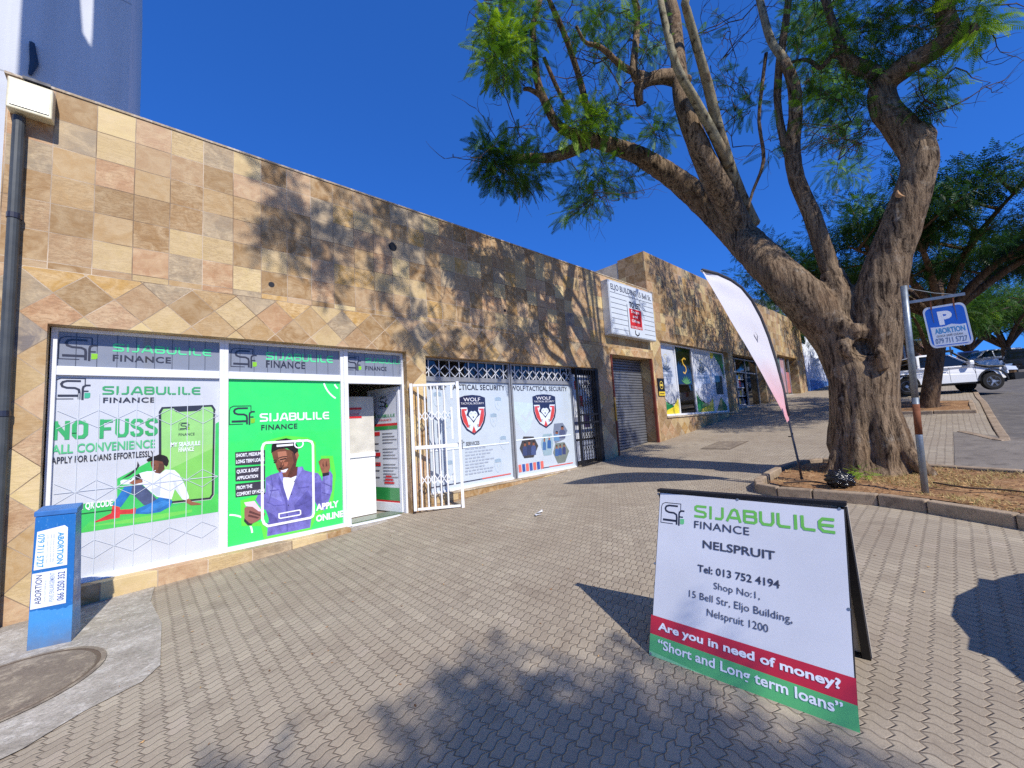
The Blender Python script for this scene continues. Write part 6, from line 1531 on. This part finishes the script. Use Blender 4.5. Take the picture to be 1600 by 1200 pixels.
RT = MB(); RT.tube(*smooth_line([(6.9, -4.15, .42), (7.05, -4.4, .435), (6.98, -4.62, .42)], [.012, .012, .008]), M_TWIG, 6); tag(RT.build('fallen_twig'), 'thin dark twig lying on the soil near the feather flag', 'twig')
RT = MB(); RT.tube(*smooth_line([(7.3, -5.5, .46), (7.1, -5.75, .45), (7.15, -6.0, .44), (7.05, -6.25, .43)], [.008, .01, .01, .006]), M_TWIG, 6); tag(RT.build('fallen_twig'), 'long bare twig lying on the dry grass right of the parking post', 'twig')

# ------------------------------------------------------------------ vehicles
M_TRIM = paint((26, 27, 29), .6, 0, .1, name='black_trim')
M_CGLASS = mat_glass((20, 24, 28), .03, .8)
M_LAMP = paint((220, 224, 228), .12, .2, .05, spec=.8, name='headlamp_lens')
M_TAIL = paint((150, 20, 24), .2, 0, .05, spec=.6, name='tail_lamp')
def arch(xc, r, z0, n=9):
    return [(xc + r * math.cos(R(a)), z0 + r * math.sin(R(a))) for a in np.linspace(180, 0, n)]
def vehicle(name, label, group, x, y, heading, k, body_mat, lower, cabin, win, wheels, W, wr, extra=None, cat='car', zoff=0.0, bowk=.3, bow0=1.5):
    """lower: side outline of the body shell; cabin: side outline of the glasshouse; all in metres before scale k, +x forward"""
    zz = g(x, y) + zoff
    o = empty(name, (x, y, zz), label, cat, group)
    ch, sh_ = math.cos(heading), math.sin(heading)
    sx = (g(x + ch, y + sh_) - g(x - ch, y - sh_)) / 2
    def T(p): px, py, pz = p[0] * k, p[1] * k, p[2] * k; return (x + px * ch - py * sh_, y + px * sh_ + py * ch, zz + pz + px * sx)
    def part(mb, nm, par=o, **kw):
        mb.v = [T(p) for p in mb.v]; return mb.build(nm, par, **kw)
    h = W / 2; n = len(lower); cx = sum(p[0] for p in lower) / n; cz = sum(p[1] for p in lower) / n
    def sec(yv, s, dz=0): return [(cx + (px - cx) * s, yv, cz + (pz - cz) * (s if pz > cz else 1) + dz) for px, pz in lower]
    rings = [sec(f * h, q) for f, q in ((-1, .955), (-.97, .985), (-.9, 1.0), (-.75, 1.006), (-.5, 1.01), (-.2, 1.012), (.2, 1.012), (.5, 1.01), (.75, 1.006), (.9, 1.0), (.97, .985), (1, .955))]; nr_ = len(rings)
    bow = lambda p: (p[0] - math.copysign(bowk * (p[1] / h) ** 2 * max(0, (abs(p[0]) - bow0) / (2.25 - bow0)) ** 1.5, p[0]), p[1] * (1 - .07 * max(0, (abs(p[0]) - 1.4) / .8) ** 2), p[2])
    mb = MB(); o0 = [bow(p) for r_ in rings for p in r_]
    fs = [tuple(range(n)), tuple(range((nr_ - 1) * n, nr_ * n))[::-1]] + [(i * n + j, (i + 1) * n + j, (i + 1) * n + (j + 1) % n, i * n + (j + 1) % n) for i in range(nr_ - 1) for j in range(n)]
    mb.add(o0, fs, body_mat); body = part(mb, 'body')
    zb, zt = min(p[1] for p in cabin), max(p[1] for p in cabin)
    hw_ = lambda z: h * .94 - (z - zb) / (zt - zb) * h * .2
    m_ = len(cabin); mb = MB()
    mb.add([(px, -hw_(pz), pz) for px, pz in cabin] + [(px, hw_(pz), pz) for px, pz in cabin], [tuple(range(m_)), tuple(range(m_, 2 * m_))[::-1]] + [(j, m_ + j, m_ + (j + 1) % m_, (j + 1) % m_) for j in range(m_)], body_mat)
    cab = part(mb, 'cabin', bevel=.03)
    for poly in win['side']:
        for s in (-1, 1):
            mb = MB(); q = [(px, s * (hw_(pz) + .008), pz) for px, pz in poly]; mb.add(q, [tuple(range(len(q)))], M_CGLASS); part(mb, 'window', cab)
    for nm, (a, b) in (('windscreen', win['front']), ('rear_window', win['rear'])):
        off = .012 if nm == 'windscreen' else -.012; mb = MB()
        q = [(a[0] + off, -hw_(a[1]) * .9, a[1]), (a[0] + off, hw_(a[1]) * .9, a[1]), (b[0] + off, hw_(b[1]) * .88, b[1]), (b[0] + off, -hw_(b[1]) * .88, b[1])]
        mb.add(q, [(0, 1, 2, 3)], M_CGLASS); part(mb, nm, cab)
    for wx in wheels:
        for s in (-1, 1):
            mb = MB(); c = (wx, s * (h - .11), wr)
            mb.lathe(c, (0, s, 0), [(wr * .62, -.1), (wr * .93, -.1), (wr, -.06), (wr, .06), (wr * .93, .105), (wr * .64, .11)], M_TYRE, 28); wh = part(mb, 'wheel', smooth=False)
            mb = MB(); mb.lathe(c, (0, s, 0), [(wr * .64, .05), (wr * .64, .112), (wr * .57, .112), (wr * .55, .085), (wr * .1, .085)], M_RIMB, 28)
            for q in range(6):
                a = q * math.pi / 3; mb.bar((wx + math.cos(a) * wr * .12, c[1] + s * .095, wr + math.sin(a) * wr * .12), (wx + math.cos(a) * wr * .56, c[1] + s * .095, wr + math.sin(a) * wr * .56), .06, .03, M_RIM, up=(0, 1, 0))
            mb.lathe(c, (0, s, 0), [(wr * .17, .07), (wr * .16, .118)], M_RIM, 14); part(mb, 'rim', wh)
    if extra: extra(part, body, h)
    return o

PK_L = [(-2.6, .6), (-2.62, 1.05), (-2.58, 1.16), (-1.0, 1.16), (1.0, 1.16), (2.05, 1.1), (2.45, 1.0), (2.64, .82), (2.62, .52), (2.2, .46)] + [p for p in arch(1.62, .46, .44)[::-1]] + [(1.05, .42), (-.95, .42)] + [p for p in arch(-1.5, .46, .44)[::-1]] + [(-2.1, .5)]
PK_C = [(-.98, 1.14), (1.15, 1.14), (.34, 1.76), (.1, 1.83), (-.72, 1.83), (-.9, 1.77)]
def pk_extra(part, body, h):
    mb = MB()
    for s in (-1, 1):
        mb.bar((-2.55, s * (h - .12), 1.18), (-1.05, s * (h - .12), 1.52), .05, .05, M_TRIM); mb.bar((-1.08, s * (h - .12), 1.16), (-1.08, s * (h - .12), 1.72), .05, .05, M_TRIM)
    mb.bar((-1.08, -h + .12, 1.7), (-1.08, h - .12, 1.7), .05, .05, M_TRIM); part(mb, 'roll_bar')
    mb = MB(); mb.box(-2.5, -1.06, -h + .09, h - .09, 1.165, 1.185, M_TRIM); part(mb, 'load_cover')
    mb = MB(); mb.hexa([(2.35, -h - .01, .4), (2.74, -h + .12, .42), (2.74, h - .12, .42), (2.35, h + .01, .4)], [(2.35, -h - .01, .72), (2.78, -h + .12, .72), (2.78, h - .12, .72), (2.35, h + .01, .72)], M_TRIM)
    for s in (-.45, .45): mb.tube([(2.76, s, .7), (2.8, s, 1.02), (2.72, s, 1.04)], .03, M_TRIM, 8)
    mb.tube([(2.79, -.55, 1.0), (2.79, .55, 1.0)], .03, M_TRIM, 8); part(mb, 'bull_bar', bevel=.02)
    for s in (-1, 1):
        mb = MB(); mb.hexa([(2.14, s * (h + .012), .86), (2.56, s * (h - .1), .84), (2.56, s * (h - .3), .84), (2.14, s * (h - .3), .86)][::s], [(2.1, s * (h + .008), 1.05), (2.5, s * (h - .1), 1.0), (2.5, s * (h - .3), 1.0), (2.1, s * (h - .3), 1.05)][::s], M_LAMP); part(mb, 'headlight')
        mb = MB(); mb.box(-2.64, -2.56, s * (h - .16) - .09, s * (h - .16) + .09, .8, 1.1, M_TAIL); part(mb, 'tail_light')
        mb = MB(); mb.box(.78, .95, s * (h + .1) - .11, s * (h + .1) + .11, 1.18, 1.38, M_CARW); part(mb, 'mirror', bevel=.03)
        mb = MB()
        for xx in (.0, -.85): mb.box(xx - .1, xx + .1, s * (h + .008) - .012, s * (h + .008) + .012, 1.0, 1.04, M_RIM)
        part(mb, 'door_handle')
        mb = MB()
        for xx in (1.06, .14, -.72): mb.box(xx - .006, xx + .006, s * h * .999 - .003, s * h * .999 + .003, .46, 1.14, M_TRIM)
        part(mb, 'door_seam')
        mb = MB()
        for wx, r_ in ((1.62, .5), (-1.5, .49)):
            P = arch(wx, r_, .44, 13); 
            for a, b in zip(P[:-1], P[1:]): mb.bar((a[0], s * (h - .0), a[1]), (b[0], s * (h - .0), b[1]), .05, .06, M_TRIM, up=(0, 1, 0))
        part(mb, 'wheel_arch')
    mb = MB(); mb.box(-.9, .95, -h - .1, -h + .05, .36, .4, M_TRIM); mb.box(-.9, .95, h - .05, h + .1, .36, .4, M_TRIM); part(mb, 'side_step')
    for s in (-1,):
        mb = MB(); mb.tube([(2.0, s * (h + .02), 1.04), (1.5, s * (h + .02), 1.06), (1.15, s * (h + .0), 1.16), (.42, s * (h - .1), 1.8), (.36, s * (h - .1), 1.9)], [.05, .06, .05, .045, .045], M_TRIM, 8); mb.box(.2, .42, s * (h - .1) - .07, s * (h - .1) + .07, 1.86, 1.96, M_TRIM); part(mb, 'snorkel')
    mb = MB(); mb.box(-2.0, 2.2, -h + .2, h - .2, .34, .46, M_TRIM); part(mb, 'chassis')
PKH = math.atan2(-2.25, 1.25)
fw, rw = Vector((24.2, -6.69, 0)), Vector((22.95, -4.44, 0)); hd = (fw - rw).normalized(); side = Vector((hd.y, -hd.x, 0))   # right side faces the camera
pc = (fw + rw) / 2 - Vector((hd.y, -hd.x, 0)) * .7
PW = {'side': [[(-.02, 1.2), (.9, 1.2), (.28, 1.7), (-.02, 1.75)], [(-.86, 1.22), (-.12, 1.2), (-.12, 1.75), (-.78, 1.74)]], 'front': ((1.08, 1.19), (.4, 1.72)), 'rear': ((-.98, 1.22), (-.9, 1.72))}
vehicle('pickup_truck', 'white double cab pickup with a black snorkel, parked nose to the road behind the trees', None, pc.x, pc.y, math.atan2(hd.y, hd.x), .83, M_CARW, PK_L, PK_C, PW, (1.62, -1.5), 1.84, .39, pk_extra, 'pickup')
SV_L = [(-2.2, .5), (-2.25, .95), (-2.2, 1.1), (0, 1.1), (1.1, 1.08), (2.0, .98), (2.25, .8), (2.25, .45)] + arch(1.4, .42, .4)[::-1] + [(.8, .38), (-.8, .38)] + arch(-1.4, .42, .4)[::-1] + [(-2.0, .42)]
SV_C = [(-2.15, 1.08), (1.1, 1.08), (.45, 1.68), (.2, 1.75), (-1.9, 1.75), (-2.05, 1.6)]
SVW = {'side': [[(-.05, 1.14), (.85, 1.14), (.36, 1.64), (-.05, 1.66)], [(-1.0, 1.14), (-.13, 1.14), (-.13, 1.66), (-1.0, 1.66)], [(-1.95, 1.16), (-1.1, 1.14), (-1.1, 1.66), (-1.85, 1.62)]], 'front': ((1.06, 1.12), (.5, 1.64)), 'rear': ((-2.14, 1.15), (-2.05, 1.6))}
def sv_extra(part, body, h, mirrors=True):
    for s in (-1, 1):
        mb = MB(); hy_ = h - .2 if mirrors else h * .48; mb.box(*((1.9, 2.12) if mirrors else (1.95, 2.1)), s * hy_ - .16, s * hy_ + .16, .72, .86, M_LAMP); part(mb, 'headlight')
        mb = MB(); mb.box(-2.27, -2.18, s * (h - .12) - .08, s * (h - .12) + .08, .8, 1.1, M_TAIL); part(mb, 'tail_light')
        if not mirrors: continue
        mb = MB(); mb.box(.75, .9, s * (h + .09) - .1, s * (h + .09) + .1, 1.1, 1.26, M_TRIM); part(mb, 'mirror', bevel=.03)
    mb = MB()
    if mirrors: mb.box(2.2, 2.32, -h + .08, h - .08, .4, .66, M_TRIM)
    mb.box(-2.32, -2.2, -h + .08, h - .08, .4, .66, M_TRIM); part(mb, 'bumper', bevel=.02)
CT = 'cars along the far road'
DKB, DKN, SIL = paint((30, 32, 36), .25, 0, .05, spec=.6, name='black_car_paint'), paint((34, 48, 92), .25, 0, .05, spec=.6, name='navy_car_paint'), paint((176, 180, 186), .3, .3, .05, spec=.6, name='silver_car_paint')
vehicle('parked_car', 'black four by four seen at the right edge beyond the white pickup', CT, 38.5, -8.6, R(178), .83, DKB, SV_L, SV_C, SVW, (1.4, -1.4), 1.85, .36, sv_extra)
vehicle('parked_car', 'dark navy car in the distance just above the pickup bonnet', CT, 50, -6.8, R(182), .83, DKN, SV_L, SV_C, SVW, (1.4, -1.4), 1.75, .34, sv_extra)
vehicle('parked_car', 'silver car in the distance left of the black four by four', CT, 44, -7.4, R(120), .83, SIL, SV_L, SV_C, SVW, (1.4, -1.4), 1.75, .34, sv_extra)
vehicle('parked_car', 'silver car nosed in beside the camera, throwing its shadow on the paving', None, 4.2, -8.2, R(90), .83, SIL, SV_L, SV_C, SVW, (1.4, -1.4), 1.95, .35, lambda p, b, h: sv_extra(p, b, h, False), bowk=.42, bow0=1.2)
LO = empty('box_lorry', (66, -12.5, g(66, -12)), 'white box lorry with a blue mark, far up the road at the right edge', 'lorry')
zl = g(66, -12); mb = MB(); mb.box(64, 71, -13.6, -11.4, zl + .9, zl + 3.6, paint((214, 220, 230), .5, 0, .05, name='lorry_box')); mb.build('cargo_box', LO)
mb = MB(); mb.box(63.99, 64, -12.9, -12.0, zl + 2.4, zl + 2.8, ink(40, 60, 130)); mb.build('emblem', LO)
mb = MB(); mb.box(61.8, 63.9, -13.4, -11.6, zl + .5, zl + 2.5, M_CARW); mb.box(61.75, 61.8, -13.2, -11.8, zl + 1.5, zl + 2.3, M_CGLASS); mb.build('cab', LO)
for xx in (62.6, 65.4, 69.2):
    mb = MB()
    for yy in (-13.4, -11.6): mb.lathe((xx, yy, zl + .45), (0, 1, 0), [(.45, -.12), (.45, .12)], M_TYRE, 18)
    mb.build('wheel', LO)
CP = empty('carport', (54, -4.4, g(54, -4)), 'low open shelter with a pale flat roof far up the street', 'shelter')
zl = g(54, -4.5); mb = MB(); mb.box(51, 57, -6.0, -3.0, zl + 2.5, zl + 2.65, M_WHITE); mb.build('roof', CP)
for xx in (51.2, 56.8):
    for yy in (-5.9, -3.1): mb = MB(); mb.box(xx, xx + .12, yy, yy + .12, zl, zl + 2.5, M_GALV); mb.build('post', CP)
FB = empty('brick_building', (70, 2, g(60, 0)), 'brown brick building far up the street behind the trees', 'building')
mb = MB(); mb.box(62, 84, -3.5, 6, 3, 9.2, paint((130, 92, 74), .8, 0, .1, 2, name='brown_brick')); mb.build('wall', FB)
mb = MB(); mb.box(61.6, 84.4, -3.9, 6.4, 9.2, 9.5, M_KERB); mb.build('roof', FB)
for k, (pa, pb) in enumerate((((1640, 356), (1440, 424)), ((1640, 396), (1450, 446)), ((1640, 372), (1500, 452)))):
    A, B = atd(*pa, X=15), atd(*pb, X=52); n_ = 14
    P = [A.lerp(B, i / n_) - Vector((0, 0, 1.6 * (i / n_) * (1 - i / n_))) for i in range(n_ + 1)]
    b = MB(); b.tube(P, .02, M_INK, 5, False); tag(b.build('power_cable'), ('top', 'middle', 'steepest')[k] + ' overhead cable crossing the sky at the right edge', 'cable', 'overhead cables')
